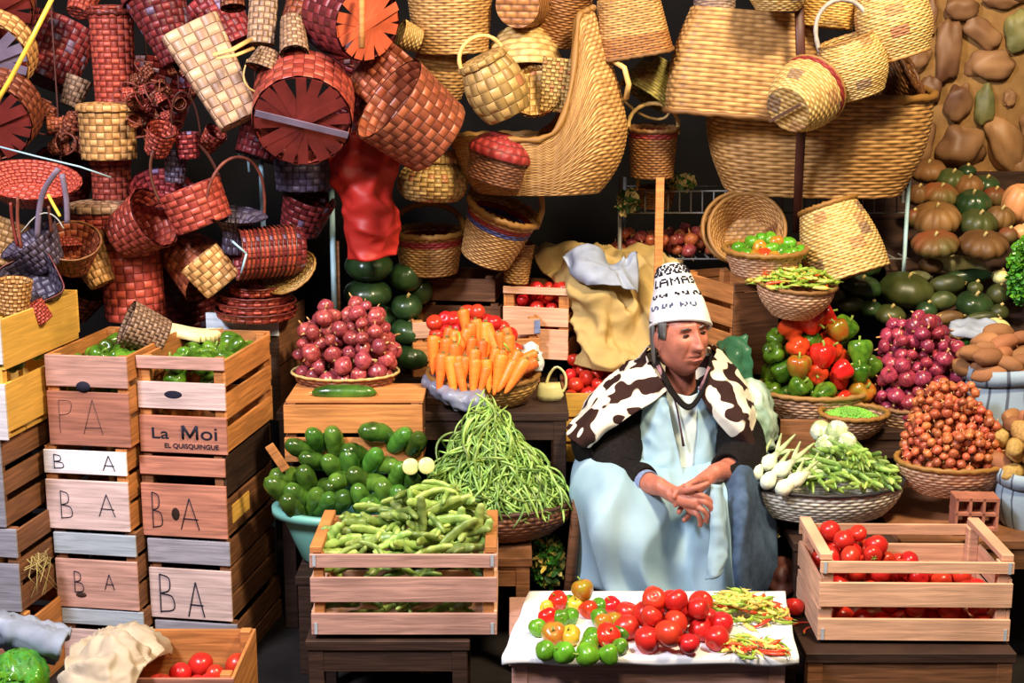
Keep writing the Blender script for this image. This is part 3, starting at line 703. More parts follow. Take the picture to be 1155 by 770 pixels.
# crates at the back
CR['BT1'] = crate('long low crate behind the carrots with a pale blue marked end', 466, 612, 362, 436, 5.12, 0.30, 10, ((.0, .30), (.38, .68), (.74, .98)), ((0, .3), (.4, .68), (.74, 1)), 'wood_peach', 'wood_orange', fms=['wood_orange', 'wood_orange', 'wood_peach'])
r_, M_, w_, h_ = CR['BT1']
MB().box((w_ - .012, -.012, h_ * .86), (.022, .003, h_ * .2)).obj('blue_mark', 'cuff_blue', r_)
CR['BT2'] = crate('upright slatted crate of tomatoes left of the draped sacks', 568, 643, 322, 402, 5.30, 0.2, -14, ((.0, .42), (.46, .72), (.90, 1.0)), ((0, .26), (.38, .62), (.72, .96)), 'wood_peach', 'wood_orange')
crate('brown low crate under the two handled baskets', 478, 560, 310, 338, 5.42, 0.28, -8, ((.0, .9),), ((0, .9),), 'wood_brown', 'wood_brown')
crate('plain brown crate holding up the low crate of baskets', 480, 566, 340, 372, 5.42, 0.28, -8, ((.0, .9),), ((0, .9),), 'wood_brown', 'wood_brown')
CR['MID'] = crate('yellowish crate of tomatoes half hidden behind the shawl', 634, 716, 443, 520, 5.0, 0.3, 0, ((.0, .25), (.30, .62), (.66, 1.0)), ((0, .3), (.36, .65), (.72, 1)), 'wood_yellow', 'wood_brown')
crate('brown crate standing on end with diagonal slats behind the hat', 824, 884, 320, 425, 5.02, 0.34, 24, ((.0, .90), (.91, 1.0)), ((.02, .20), (.27, .46), (.53, .72), (.78, .98)), 'wood_brown', 'wood_orange')
crate('dark wooden box below the pepper basket rim', 878, 952, 470, 520, 4.74, 0.2, 0, ((.0, .95),), ((0, .95),), 'wood_brown', 'wood_dark')
# clay air brick
r = empty('air_brick', None, 'terracotta grille brick with square holes below the shallot basket', 'brick', M=Matrix.Translation(P(1078, 598, 4.32)) @ Matrix.Rotation(R(-4), 4, 'Z'))
mb = MB(); s = S(1100, 580, 4.32)
for i in range(4): mb.box((i * 15 * s, .04, 19 * s), (3.0 * s, .08, 38 * s))
for i in range(3): mb.box((22 * s, .04, 2 * s + i * 17 * s), (48 * s, .08, 3.2 * s))
mb.obj('grille', 'clay', r)
# wire shelf
r = empty('wire_rack', None, 'thin metal wire rack holding onions under the large baskets', 'rack', M=Matrix.Translation((P(700, 215, 5.55).x, 5.55, 0)))
def loc(px, py, Y): return P(px, py, Y) - Vector((P(700, 215, 5.55).x, 5.55, 0))
xa, xb = P(690, 215, 5.5).x, P(1027, 210, 5.5).x
def wires(segs, rad=.004):
    mb = MB()
    for a, b in segs: mb.tube([a, b], rad, 6)
    return mb
tp = [(loc(700, 216, 5.5), loc(1026, 214, 5.5)), (loc(700, 240, 5.5), loc(1026, 240, 5.5)), (loc(706, 210, 5.95), loc(1022, 210, 5.95))]
for i in range(26): tp.append((loc(702 + i * 12.9, 216, 5.5), loc(702 + i * 12.9, 240, 5.5)))
wires(tp, .0035).obj('top_rail', 'metal_grey', r)
sh = [(loc(700, 292, 5.5), loc(1026, 292, 5.5)), (loc(706, 281, 5.95), loc(1022, 281, 5.95))]
for i in range(24): sh.append((loc(702 + i * 14, 292, 5.5), Vector((loc(702 + i * 14, 292, 5.5).x, .4, loc(702 + i * 14, 292, 5.5).z))))
wires(sh, .004).obj('shelf_wires', 'metal_grey', r)
for px, Y in ((700, 5.5), (1025, 5.5), (705, 5.95), (1020, 5.95)):
    p = loc(px, 205, Y); MB().tube([Vector((p.x, p.y, p.z + .02)), Vector((p.x, p.y, 0.0))], .008, 8).obj('upright', 'metal_blue' if (px, Y) == (1025, 5.5) else 'metal_grey', r)
# metal stand on the left
r = empty('metal_stand', None, 'pale blue metal stand with a short crossbar behind the red baskets', 'stand', M=Matrix.Translation((P(295, 200, 5.35).x, 5.35, 0)))
MB().tube([(0, 0, 0), (0, 0, P(295, 170, 5.35).z)], .010, 8).obj('upright', 'metal_blue', r)
MB().tube([(-.085, 0, P(295, 173, 5.35).z), (.012, 0, P(295, 171, 5.35).z)], .007, 8).obj('crossbar', 'metal_blue', r)
MB().tube([(-.05, 0, P(295, 168, 5.35).z), (-.046, 0, P(295, 194, 5.35).z)], .005, 8).obj('hook', 'metal_blue', r)
r = empty('metal_post', None, 'thin grey metal post beside the hanging red cloth', 'post', M=Matrix.Translation((P(376, 300, 5.35).x, 5.35, 0)))
MB().tube([(0, 0, 0), (0, 0, P(376, 190, 5.35).z)], .011, 8).obj('upright', 'metal_blue', r)
MB().box((.012, .02, P(376, 300, 5.35).z / 2), (.02, .02, P(376, 245, 5.35).z)).obj('wooden_batten', 'wood_brown', r)
# wooden stick behind the hat, strap, pole, cords
tag(MB().box((0, 0, 0), (.029, .02, Z(742, 200, 5.13) - Z(820, 420, 5.10))).obj('wooden_stake', 'wood_orange', None, Matrix.Translation((P(742, 320, 5.13).x, 5.13, (Z(742, 200, 5.13) + Z(820, 420, 5.10)) / 2))), 'orange wooden stake rising behind the knitted hat', 'stake')
sp = MB(); sp.tube([P(901, -8, 5.02), P(903, 60, 5.02), P(905, 120, 5.04), P(901, 200, 5.2), P(899, 262, 5.25)], .017, 8, flat=.3, twist=(1, 0, 0))
tag(sp.obj('leather_strap', 'strap_leather'), 'dark brown strap hanging down across the large wicker baskets', 'strap')
tag(MB().tube([P(-14, 132, 4.6), P(10, 92, 4.6), P(30, 55, 4.6), P(64, -12, 4.6)], .008, 8).obj('bamboo_pole', 'yellow_pole'), 'slim bright yellow pole slanting across the top left corner', 'pole')
tag(MB().tube([P(-10, 163, 4.7), P(40, 176, 4.7), P(90, 188, 4.7), P(125, 200, 4.75)], .0032, 6).obj('grey_cord', 'metal_blue'), 'thin grey line stretched above the fringed red tray', 'cord')  # plain thin cord strung across the hanging baskets

tag(MB().box((0, 0, 0), (.03, .012, .10)).obj('wooden_offcut', 'wood_orange', None, Matrix.Translation(P(313, 516, 4.40)) @ Matrix.Rotation(R(-32), 4, 'Y'), bevel=.002), 'short orange slat sticking up behind the left rim of the plastic tub', 'slat')
tag(patch('black_bag', [[(870, 640, 4.46), (882, 634, 4.42), (896, 640, 4.46)], [(868, 655, 4.40), (882, 652, 4.34), (898, 656, 4.40)], [(868, 676, 4.40), (884, 680, 4.34), (900, 676, 4.40)]], 'strap_leather', 24, 24, .02, 16, 11), 'shiny black bag on the ground between the skirt and the right crate', 'bag')
# ------------------------------------------------------------------ baskets on the left (red splint)
RS = dict(kind='s', name='splint_basket')
# big star-bottomed ones at the far left edge
basket('large brown splint basket cut by the top left corner, above an orange one', -12, 2, 5.1, (-.25, .75, .45), 46, 50, 40, 'brown_splint', star='red_slat', **RS)
basket('large orange banded splint basket hanging at the left edge below the top corner', -10, 62, 5.0, (-.1, .8, .25), 44, 48, 40, 'gold_splint', star='slate_slat', **RS)
basket('large dark splint basket with slatted base, lowest of three at the left edge', -8, 130, 4.95, (-.1, .8, .3), 46, 52, 44, 'brown_splint', star='red_slat', **RS)
basket('small dull straw cup basket in the dark gap left of the red column', 84, 104, 5.3, (.35, .2, .9), 10, 15, 34, 'pale_splint', kind='s', name='splint_basket', cells=(14, 6))
basket('small red splint basket peeping in at the top edge beside the red column', 92, 4, 5.2, (.2, .6, .8), 12, 17, 28, 'red_splint', cells=(14, 5), **RS)
# column
basket('tall narrow red splint basket with wide rim at the top of the column', 128, 66, 5.05, (0, 0, 1), 22, 24, 100, 'red_splint', rim=3, cells=(18, 16), lid=(2, 'red_splint', 's'), **RS)
basket('orange gold lidded basket in the middle of the column of baskets', 122, 152, 5.0, (0, 0, 1), 30, 31, 54, 'gold_splint', cells=(22, 7), lid=(3, 'gold_splint', 's'), **RS)
basket('short red cylinder basket standing on the wide lidded one', 126, 208, 5.05, (0, 0, 1), 21, 21, 46, 'red_splint', cells=(18, 7), lid=(2, 'red_splint', 's'), **RS)
basket('wide red basket with pinkish rimmed lid at the foot of the column', 116, 254, 5.0, (0, 0, 1), 34, 37, 34, 'red_splint', cells=(24, 5), lid=(5, 'pale_splint', 's'), **RS)
basket('tapered maroon basket with purple sheen and broad rim, tilted beside the column', 188, 34, 4.95, (-.32, .12, .95), 17, 34, 78, 'maroon_splint', cells=(20, 10), lid=(2, 'maroon_splint', 's'), **RS)
basket('wide weave tan square basket tipped on its corner, top left', 243, 84, 4.85, (-.46, .20, .82), 24, 34, 122, 'pale_splint', cells=(16, 10), sq=5, sy=.5, bottom=True, star=None, roll=R(8), inner=.005, **RS)
tag(MB().tube([P(240, 62, 4.6), P(262, 56, 4.62), P(283, 44, 4.72)], .009, 6, flat=.4).tube([P(244, 66, 4.6), P(266, 62, 4.62), P(286, 54, 4.72)], .007, 6, flat=.4).obj('straw_tie', 'tan_rod'), 'flat straw tie looped over the tan square basket', 'straw tie')
basket('narrow pink flat basket hanging at the top edge right of the square one', 296, 20, 4.9, (.05, .3, 1), 15, 16, 62, 'pale_splint', cells=(14, 9), sy=.6, **RS)
basket('small brown basket with its mouth turned down, above the large round base', 300, 68, 4.8, (-.3, -.3, -.9), 12, 20, 24, 'pale_splint', cells=(18, 6), handle=(26, 1.5, 'tan_rod', 0, .5), **RS)
basket('small oval basket with dark open mouth facing down to the right', 331, 42, 4.82, (.12, -.62, -.75), 13, 16, 50, 'pale_splint', cells=(16, 9), **RS)
basket('tiny brown basket at the top edge beside the small oval basket', 262, -2, 4.95, (.1, -.3, -.9), 12, 14, 24, 'brown_splint', cells=(14, 5), **RS)
basket('large red basket with bright orange star base, top edge', 398, 20, 4.86, (-.62, .75, .22), 42, 48, 62, 'maroon_splint', star='orange_slat', cells=(26, 6), **RS)
tag(MB().tube([P(408, -8, 4.70), P(408, 54, 4.66)], .010, 8).obj('wooden_stick', 'wood_orange'), 'light orange stick crossing the bright star base', 'stick')
basket('large red brown basket with dark star base crossed by a grey slat', 342, 122, 4.8, (-.08, .88, .42), 55, 57, 62, 'red_splint', star='red_slat', cells=(30, 6), stick=(R(18), 'slate_slat'), **RS)
basket('brown orange splint basket lying behind the big open mouthed one', 436, 88, 5.0, (.55, -.1, .62), 30, 38, 60, 'brown_splint', cells=(22, 7), **RS)
basket('big red brown basket with wide black mouth tilted up to the left', 466, 134, 4.75, (-.68, -.34, .58), 46, 54, 74, 'brown_splint', cells=(28, 7), roll=R(20), **RS)
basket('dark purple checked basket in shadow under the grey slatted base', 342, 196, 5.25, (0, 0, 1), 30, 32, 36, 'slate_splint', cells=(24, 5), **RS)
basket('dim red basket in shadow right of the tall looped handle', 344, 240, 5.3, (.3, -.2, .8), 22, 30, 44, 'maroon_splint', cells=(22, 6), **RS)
basket('light red basket with thin arched handle, tilted above the smooth cone', 222, 232, 4.85, (-.34, -.02, .9), 32, 36, 46, 'red_splint', cells=(20, 6), handle=(58, 2, 'brown_splint', R(20), .5), **RS)
basket('shallow flared dark bowl basket with pale edge beside the column', 182, 222, 4.95, (.15, -.52, .8), 20, 36, 26, 'maroon_splint', cells=(24, 5), **RS)
basket('ribbed orange red basket lying below the flared bowl', 156, 256, 4.82, (.66, -.25, .38), 26, 36, 50, 'red_splint', cells=(22, 7), **RS)
basket('tall lidded red basket standing behind the pepper crates', 150, 318, 4.95, (-.03, 0, 1), 33, 33, 82, 'red_splint', cells=(20, 9), lid=(2, 'maroon_splint', 's'), **RS)
basket('smooth orange brown cone basket lying behind the red stack', 214, 290, 5.0, (.62, -.3, -.45), 22, 38, 70, 'brown_splint', cells=(20, 8), **RS)
basket('golden splint ring basket standing tilted beside the stacked bowls', 238, 306, 4.82, (-.6, -.1, .75), 24, 26, 42, 'gold_splint', cells=(18, 5), sy=.6, **RS)
basket('flared vase basket with very tall thin looped handle', 264, 262, 4.85, (.12, -.15, 1), 14, 36, 46, 'slate_splint', cells=(22, 6), prof=[(13, 0), (12, 12), (14, 26), (24, 38), (36, 44)], handle=(66, 1.8, 'dark_rod', R(35)), roll=0, **RS)
basket('fringed red tray with drooping ribbons, at the left edge below the grey cord', 34, 212, 4.62, (.12, -.45, .85), 34, 58, 24, 'red_splint', cells=(44, 8), sy=.7, **RS)
rb = empty('ribbon_bundle', None, 'hanging purple and yellow straw ribbons below the fringed red tray', 'ribbons', M=Matrix.Translation(P(50, 262, 4.5)))
oo = P(50, 262, 4.5)
for k, (pts, mt) in enumerate([([(66, 190), (50, 214), (44, 240), (42, 268)], 'slate_slat'), ([(70, 196), (75, 225), (76, 252)], 'slate_slat'), ([(54, 219), (61, 232), (68, 244)], 'yellow_pole'),
       ([(20, 222), (20, 250), (24, 280)], 'dark_rod'), ([(12, 228), (14, 250), (20, 278)], 'red_slat'), ([(55, 232), (57, 250), (58, 262)], 'brown_splint'), ([(24, 262), (38, 246), (52, 240), (64, 246), (72, 258)], 'grey_rod')]):
    MB().tube([P(x, y, 4.5) - oo for x, y in spline(np.array(pts, float), 12)], .0025 if k == 6 else .010 if k in (0, 1) else .006, 6, flat=.35 if k < 6 else 1).obj('ribbon', mt, rb)
basket('grey blue flared straw bowl with pointed lip at the left edge', 44, 284, 4.6, (-.45, -.25, .75), 18, 36, 40, 'slate_splint', cells=(40, 5), **RS)
basket('dark open bowl with thin orange rim above the yellow crate', 82, 286, 4.7, (.15, -.55, .8), 18, 32, 40, 'brown_splint', cells=(24, 5), rim=1.2, rm='gold_splint', **RS)
basket('curved orange cone basket with speckled top, left of the tall lidded basket', 104, 296, 4.85, (-.4, .15, .8), 14, 26, 56, 'gold_splint', cells=(18, 7), **RS)
basket('round domed pinkish red lid basket above the dark open bowl', 70, 268, 4.78, (.05, -.1, -1), 8, 26, 18, 'red_splint', cells=(40, 6), **RS)
basket('golden curved basket side at the left edge behind the grey bowl', 14, 276, 4.75, (.3, .2, .8), 18, 26, 52, 'gold_splint', cells=(20, 8), **RS)
basket('square dark box basket with pink edge standing over the yellow crate', 38, 322, 4.52, (.1, -.75, .5), 22, 30, 30, 'slate_splint', cells=(20, 4), sq=6, roll=R(30), rim=1, rm='red_splint', **RS)
basket('small ribbed golden cup basket at the left edge above the white crate', 16, 334, 4.42, (.1, -.1, 1), 15, 20, 38, 'gold_splint', cells=(24, 8), **RS)
basket('tiny ribbed orange cup basket lying in the yellow sided crate', 44, 352, 4.42, (-.5, -.2, .8), 9, 12, 24, 'red_splint', cells=(20, 7), **RS)
basket('big pale pink basket edge behind the golden cup at the left edge', -6, 300, 4.85, (.5, .2, .7), 24, 34, 60, 'pale_splint', cells=(26, 9), **RS)
basket('pinkish tan basket lying on its side among the peppers of the left crate', 164, 372, 4.62, (-.78, -.3, .42), 20, 26, 46, 'pale_splint', cells=(30, 9), **RS)
# nested bowls with horizontal axis
NB = 13
for i in range(NB):
    x = 270 + i * 5.0; g = 'red splint trays nested on their side'
    lb = 'front red tray of the row nested on its side, its inside and wire showing' if i == 0 else 'thin red tray in the row nested on its side over the stacked trays'
    b = basket(lb, x + 5, 287 - i * .4, 4.78 + .012 * i, (-.93, -.36, .06), 22, 29, 13, 'red_splint' if i % 3 else 'maroon_splint', cells=(26, 2), rim=1.0, rm='red_splint' if i % 2 else 'brown_splint', group=g if i else None, at='mid', inner=.003, kind='s', name='splint_tray', cat='tray')
tag(MB().tube([P(262, 272, 4.66), P(278, 286, 4.66)], .004, 6).tube([P(278, 286, 4.66), P(272, 308, 4.66)], .004, 6).obj('wire_hook', 'metal_blue'), 'pale wire hook inside the first red tray on its side', 'hook')
basket('round yellow straw disc leaning behind the red trays', 328, 309, 4.92, (-.35, -.55, .75), 12, 32, 7, 'straw_splint', cells=(30, 5), kind='s', name='straw_disc', rim=1.5, cat='woven disc')
for i, (r_, y_, lb) in enumerate([(46, 352, 'lowest and widest of the stacked shallow red trays'), (44, 343, 'second of the stacked shallow red trays, from below'), (40, 335, 'third of the stacked shallow red trays, from below'), (30, 326, 'small topmost tray of the stacked shallow red trays')]):
    basket(lb, 289, y_, 4.93, (.02, -.03, 1), r_ * .92, r_, 9, 'red_splint', cells=(30, 2), rim=1.3, rm='red_splint', kind='s', name='splint_tray', sx=1, cat='tray')
# tiny ornament baskets
tiny = proto(basket('tiny', 180, 120, 4.9, (0, 0, 1), 5, 8, 12, 'brown_splint', kind='s', cells=(10, 4), handle=(12, .9, 'dark_rod', 0), name='miniature_basket', amp=.001, inner=.003))
tinr = proto(basket('tiny', 180, 120, 4.9, (0, 0, 1), 5, 8, 12, 'red_splint', kind='s', cells=(10, 4), handle=(14, .8, 'red_slat', 0), name='miniature_basket', amp=.001, inner=.003))
rg = random.Random(11)
spots = [(150, 88), (160, 96), (172, 86), (182, 92), (192, 80), (204, 84), (152, 104), (165, 110), (178, 104), (190, 100), (156, 120), (168, 124), (184, 118), (198, 112), (150, 134), (162, 140), (178, 134), (194, 128), (206, 124), (216, 110), (172, 150), (188, 146)]
for i, (x, y) in enumerate(spots):
    M = Matrix.Translation(P(x, y, 4.98 + rg.uniform(-.08, .05))) @ orient((rg.uniform(-1, 1), rg.uniform(-1, .3), rg.uniform(-1, 1)), rg.uniform(0, 6)) @ Matrix.Scale(rg.uniform(.8, 1.3), 4)
    copy_thing(tiny if rg.random() < .65 else tinr, M, 'tiny dark red basket in the tangled cluster right of the column', 'tiny baskets in the cluster', 'basket')
for i, (x, y) in enumerate([(62, 130), (72, 140), (84, 128), (66, 156), (82, 160), (92, 148), (58, 168)]):
    M = Matrix.Translation(P(x, y, 5.1)) @ orient((rg.uniform(-1, 1), rg.uniform(-1, .3), rg.uniform(-1, 1)), rg.uniform(0, 6)) @ Matrix.Scale(1.5, 4)
    copy_thing(tiny, M, 'tiny shadowed basket in the dark left of the orange gold lidded basket', 'tiny baskets left of the column', 'basket')
basket('small split orange basket below the tangle of tiny baskets', 180, 158, 4.85, (.3, -.4, .6), 13, 17, 34, 'red_splint', cells=(16, 6), **RS)
basket('small pink basket with orange looped handle left of the tan square one', 212, 164, 4.88, (-.05, -.1, 1), 11, 15, 28, 'maroon_splint', cells=(14, 5), handle=(46, 1.4, 'brown_splint', R(15), .5), **RS)
basket('small upright purple basket above the light red handled basket', 198, 188, 4.95, (.1, .05, 1), 10, 14, 36, 'slate_splint', cells=(14, 6), **RS)
basket('little open red basket behind the lower point of the tan square basket', 238, 158, 5.0, (.5, -.3, .6), 9, 13, 26, 'red_splint', cells=(14, 5), **RS)
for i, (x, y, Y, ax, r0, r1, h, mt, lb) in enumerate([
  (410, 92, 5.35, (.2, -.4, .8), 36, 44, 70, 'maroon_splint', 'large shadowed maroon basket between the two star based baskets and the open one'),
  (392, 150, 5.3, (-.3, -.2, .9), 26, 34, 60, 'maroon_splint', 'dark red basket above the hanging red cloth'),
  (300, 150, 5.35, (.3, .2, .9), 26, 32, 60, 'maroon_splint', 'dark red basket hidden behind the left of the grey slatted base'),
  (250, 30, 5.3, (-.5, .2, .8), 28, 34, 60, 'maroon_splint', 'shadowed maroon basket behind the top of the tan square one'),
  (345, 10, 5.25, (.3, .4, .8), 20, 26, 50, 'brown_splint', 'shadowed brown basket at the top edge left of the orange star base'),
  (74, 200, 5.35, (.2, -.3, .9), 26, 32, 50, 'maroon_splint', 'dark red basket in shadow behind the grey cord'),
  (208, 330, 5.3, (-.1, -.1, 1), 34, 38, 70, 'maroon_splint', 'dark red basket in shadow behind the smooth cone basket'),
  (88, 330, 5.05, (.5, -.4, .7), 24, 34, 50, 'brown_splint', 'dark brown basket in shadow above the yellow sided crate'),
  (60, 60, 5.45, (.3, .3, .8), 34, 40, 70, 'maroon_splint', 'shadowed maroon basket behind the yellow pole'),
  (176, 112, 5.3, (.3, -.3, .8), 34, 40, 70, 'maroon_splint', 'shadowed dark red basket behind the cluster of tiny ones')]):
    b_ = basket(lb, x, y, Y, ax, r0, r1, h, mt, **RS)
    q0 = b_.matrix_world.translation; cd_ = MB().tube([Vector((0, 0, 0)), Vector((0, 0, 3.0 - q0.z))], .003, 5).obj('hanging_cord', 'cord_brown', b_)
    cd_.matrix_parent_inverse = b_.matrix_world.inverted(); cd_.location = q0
# ------------------------------------------------------------------ red hanging cloth
tag(patch('red_cloth', [[(370, 150, 5.05), (395, 150, 5.0), (425, 160, 5.02), (452, 160, 5.08)], [(378, 196, 5.03), (402, 200, 4.97), (430, 198, 5.01), (440, 196, 5.05)], [(392, 228, 5.02), (414, 236, 4.95), (430, 232, 4.99), (440, 230, 5.05)], [(398, 262, 5.02), (412, 268, 4.96), (430, 262, 5.0), (444, 258, 5.05)], [(400, 290, 5.02), (414, 292, 4.97), (428, 288, 5.0), (438, 284, 5.04)]], 'red_cloth', 60, 40, .030, 9), 'bright red cloth hanging between the red baskets and the watermelons', 'cloth')
# ------------------------------------------------------------------ tan baskets, upper middle
basket('tall tan wicker basket hanging at the top edge, tapering downward', 508, 14, 5.25, (-.02, -.1, 1), 42, 50, 86, 'tan_wicker', cells=(34, 26))
basket('small pale lidded basket in shadow beside the star based basket', 462, 42, 5.15, (-.8, -.3, .3), 13, 17, 24, 'pale_wicker', cells=(24, 9))
basket('squat tan basket left behind the barrel basket', 496, 84, 5.3, (.1, -.1, 1), 26, 28, 52, 'tan_wicker', bulge=4, cells=(26, 14), rim=2)
basket('yellow barrel basket with lid and round side handle in the cradle basket', 560, 100, 4.95, (-.42, -.12, .85), 26, 27, 64, 'straw_splint', kind='s', bulge=7, cells=(18, 5), handle=(30, 2.4, 'tan_rod', R(20)), lid=(1, 'straw_splint', 's'), rim=1.5)
basket('coarse open weave basket standing behind the barrel basket', 590, 60, 5.3, (.05, -.35, -1), 24, 42, 50, 'pale_wicker', cells=(22, 7), bulge=6, amp=.007)
basket('flat round straw disc basket inside the cradle basket', 604, 104, 5.12, (-.2, -.85, .3), 28, 30, 10, 'straw_splint', kind='s', cells=(34, 3))
basket('upright flat rectangular straw pouch inside the cradle basket', 629, 96, 5.1, (.1, -.05, 1), 17, 19, 60, 'straw_splint', kind='s', cells=(28, 14), sq=8, sy=.3)
# cradle basket with hood
def cradle(x, y, z, a, f): return x, y, z
s = S(606, 150, 5.05); Mb = Matrix.Translation(P(607, 217, 5.15))
root = empty('cradle_basket', None, 'huge tan cradle basket with tall pointed hood, upper middle', 'basket', M=Mb)
mb = MB(); NU, NV = 132, 88
cuu, cvv = 66, 44
def crad(off):
    G = []
    for i in range(NV + 1):
        f = i / NV; row = []
        for j in range(NU):
            a = 2 * math.pi * j / NU; ca, sa = math.cos(a), math.sin(a)
            t = min(1, max(0, (ca - .12) / .62)); t = t * t * (3 - 2 * t) * (.80 + .20 * ca)                              # 1 at the right end (hood)
            zt = (64 + 24 * max(0, ca) ** .7) * (1 - t) + 208 * t
            z = f * zt
            if z < 75: rr = 1 - .30 * (1 - z / 75) ** 2.2; lx = 0
            else: rr = 1 - .80 * ((z - 75) / 133) ** 1.25; lx = ((z - 75) / 133) ** 1.3
            bx = 102 * rr * (1 if z < 75 else 1)
            x = ca * bx; y_ = sa * 66 * rr
            if z >= 75: x = ca * 102 * (1 - .40 * lx) + 0
            d = math.cos(math.pi * (j / 2 + int(i / 2))) * (1 if i % 2 else .2) * .0018
            q = (1 - off / (80 * s))
            row.append((x * s * q + d * ca, y_ * s * q + d * sa, z * s + .001))
        G.append(row)
    return G
uvf = lambda i, j: (j / 2 + 1e-4, i / 2 + 1e-4)
g0 = crad(0); mb.grid(g0, 0, uvf, wrap=True); mb.grid(crad(.012), 0, uvf, wrap=True, flip=True)
bottom_disc(mb, .70 * 102 * s, 0, 1, .647, 0, .002, 20, 132)
mb.obj('body', 'tan_wicker', root)
pts = [Vector(p) for p in g0[-1]]; pts.append(pts[0]); rads = [s * 3.4 * (1 + .3 * math.sin(k * 1.1)) for k in range(len(pts))]
MB().tube(pts, rads, 7, caps=False).obj('rim', 'gold_wicker', root)
MB().tube([Vector((84 * s, -.05, 150 * s)), Vector((96 * s, -.07, 142 * s)), Vector((101 * s, -.08, 124 * s)), Vector((99 * s, -.05, 108 * s))], .010, 8).obj('handle', 'tan_rod', root)
basket('brown round basket on its side at the top edge, base to the front', 588, 4, 5.2, (.2, .85, .1), 25, 30, 40, 'brown_wicker', cells=(30, 12), handle=(26, 1.6, 'brown_wicker', 0))
basket('dark brown patterned basket hanging at the top edge left of the hood', 628, 16, 5.35, (.25, -.3, 1), 28, 36, 62, 'brown_wicker', cells=(34, 20))
basket('wide tan wicker basket lying tilted at the top edge right of the hood', 712, 28, 5.2, (.16, .1, -1), 34, 42, 62, 'tan_wicker', cells=(44, 22), bands=[(.62, 1.0, 'x', 'brown_wicker')], rim=2, sq=4)
basket('yellow green striped round basket in the dark right of the cradle basket', 740, 92, 5.4, (-.5, -.15, -.75), 22, 32, 44, 'green_wicker', cells=(34, 15), handle=(18, 1.6, 'tan_rod', 0), bulge=3)
basket('upright brown basket with arched handle in the dark right of the cradle', 736, 172, 5.35, (0, -.08, 1), 24, 28, 54, 'brown_wicker', cells=(34, 18), rim=2.4, rm='tan_wicker', handle=(28, 2.4, 'tan_rod', 0), bands=[(.82, .94, 'x', 'red_band')])
basket('shadowed basket with thin arched handle on the wire rack', 740, 222, 5.62, (0, -.05, 1), 18, 21, 24, 'brown_wicker', cells=(26, 8), handle=(22, 2, 'tan_rod', 0))
basket('small grey handled basket at the top edge above the large rectangular one', 806, 2, 5.3, (0, .2, 1), 22, 25, 36, 'grey_band', cells=(24, 11), handle=(20, 1.8, 'grey_rod', 0))
# large rectangular basket mouth down + large oval basket
basket('large rectangular tan basket hanging mouth downward, upper right', 840, 72, 5.22, (-.08, -.02, -1), 66, 84, 116, 'tan_wicker', cells=(40, 24), sq=4, sy=.42, rim=3.2, rm='tan_wicker', bulge=6, roll=0)
basket('large open oval wicker basket standing on the wire rack, upper right', 920, 158, 5.42, (.02, -.12, 1), 100, 124, 112, 'tan_wicker', cells=(56, 26), sy=.5, sq=3, rim=4.5, rm='gold_wicker', bulge=8)
basket('brown wicker basket lying inside the large oval basket', 1000, 92, 5.4, (.72, -.3, .42), 26, 32, 56, 'brown_wicker', cells=(34, 18), rim=3)
basket('straw basket with reddish band and star stitched base facing left', 903, 112, 4.92, (.60, .62, .40), 27, 41, 54, 'pale_wicker', cells=(40, 16), bands=[(.84, 1.0, 'x', 'red_band')], stick=(R(-48), 'pale_splint'), rim=1.6, bulge=4)
basket('patterned barrel basket with grey arched handle hanging upper right', 962, 76, 4.98, (-.32, -.05, .95), 27, 31, 66, 'pale_wicker', cells=(38, 24), bulge=9, handle=(44, 2.6, 'grey_rod', 0), rim=1.5)
basket('bright patterned barrel basket at the top edge next to the stone wall', 1008, 24, 5.02, (.30, -.05, -.95), 30, 30, 82, 'pale_wicker', cells=(38, 28), bulge=11, rim=1.5)
basket('yellow round basket bottom hanging at the top edge over the strap', 878, -8, 5.0, (.0, -.1, 1), 24, 34, 38, 'pale_wicker', cells=(34, 14), bulge=5)
basket('plain yellow woven basket at the top edge between strap and barrel basket', 935, 6, 5.15, (.1, 0, 1), 30, 34, 50, 'gold_wicker', cells=(34, 18))
# ------------------------------------------------------------------ middle baskets
basket('golden lidded basket with ribbon handle left of the dark red lid', 488, 202, 5.15, (.05, -.02, 1), 34, 30, 46, 'straw_splint', kind='s', cells=(30, 10), prof=[(30, 0), (38, 10), (38, 26), (27, 42), (27, 44)], lid=(8, 'straw_splint', 's'), handle=(24, 3, 'tan_rod', R(80), .5))
basket('dark red domed lid basket beneath the cradle basket', 560, 190, 5.0, (.28, -.05, 1), 32, 34, 30, 'dark_wicker', cells=(36, 10), lid=(18, 'red_band', 'w'))
basket('upright handled basket with red and green band on the low crate', 484, 284, 5.35, (0, -.06, 1), 32, 39, 46, 'tan_wicker', cells=(42, 16), rim=3.6, rm='gold_wicker', handle=(32, 3.4, 'gold_wicker', 0), bands=[(.70, .86, 'x', 'red_band')])
basket('tilted handled basket with red and blue band, right of the upright one', 558, 264, 5.2, (.34, -.22, .9), 29, 41, 62, 'tan_wicker', cells=(44, 22), rim=3.8, rm='gold_wicker', handle=(46, 3.4, 'gold_wicker', R(-8)), bands=[(.68, .76, 'x', 'blue_band'), (.76, .86, 'x', 'red_band')], roll=0)
basket('half hidden narrow basket behind the tilted handled basket', 584, 296, 5.32, (.1, 0, 1), 14, 17, 46, 'tan_wicker', cells=(22, 16))
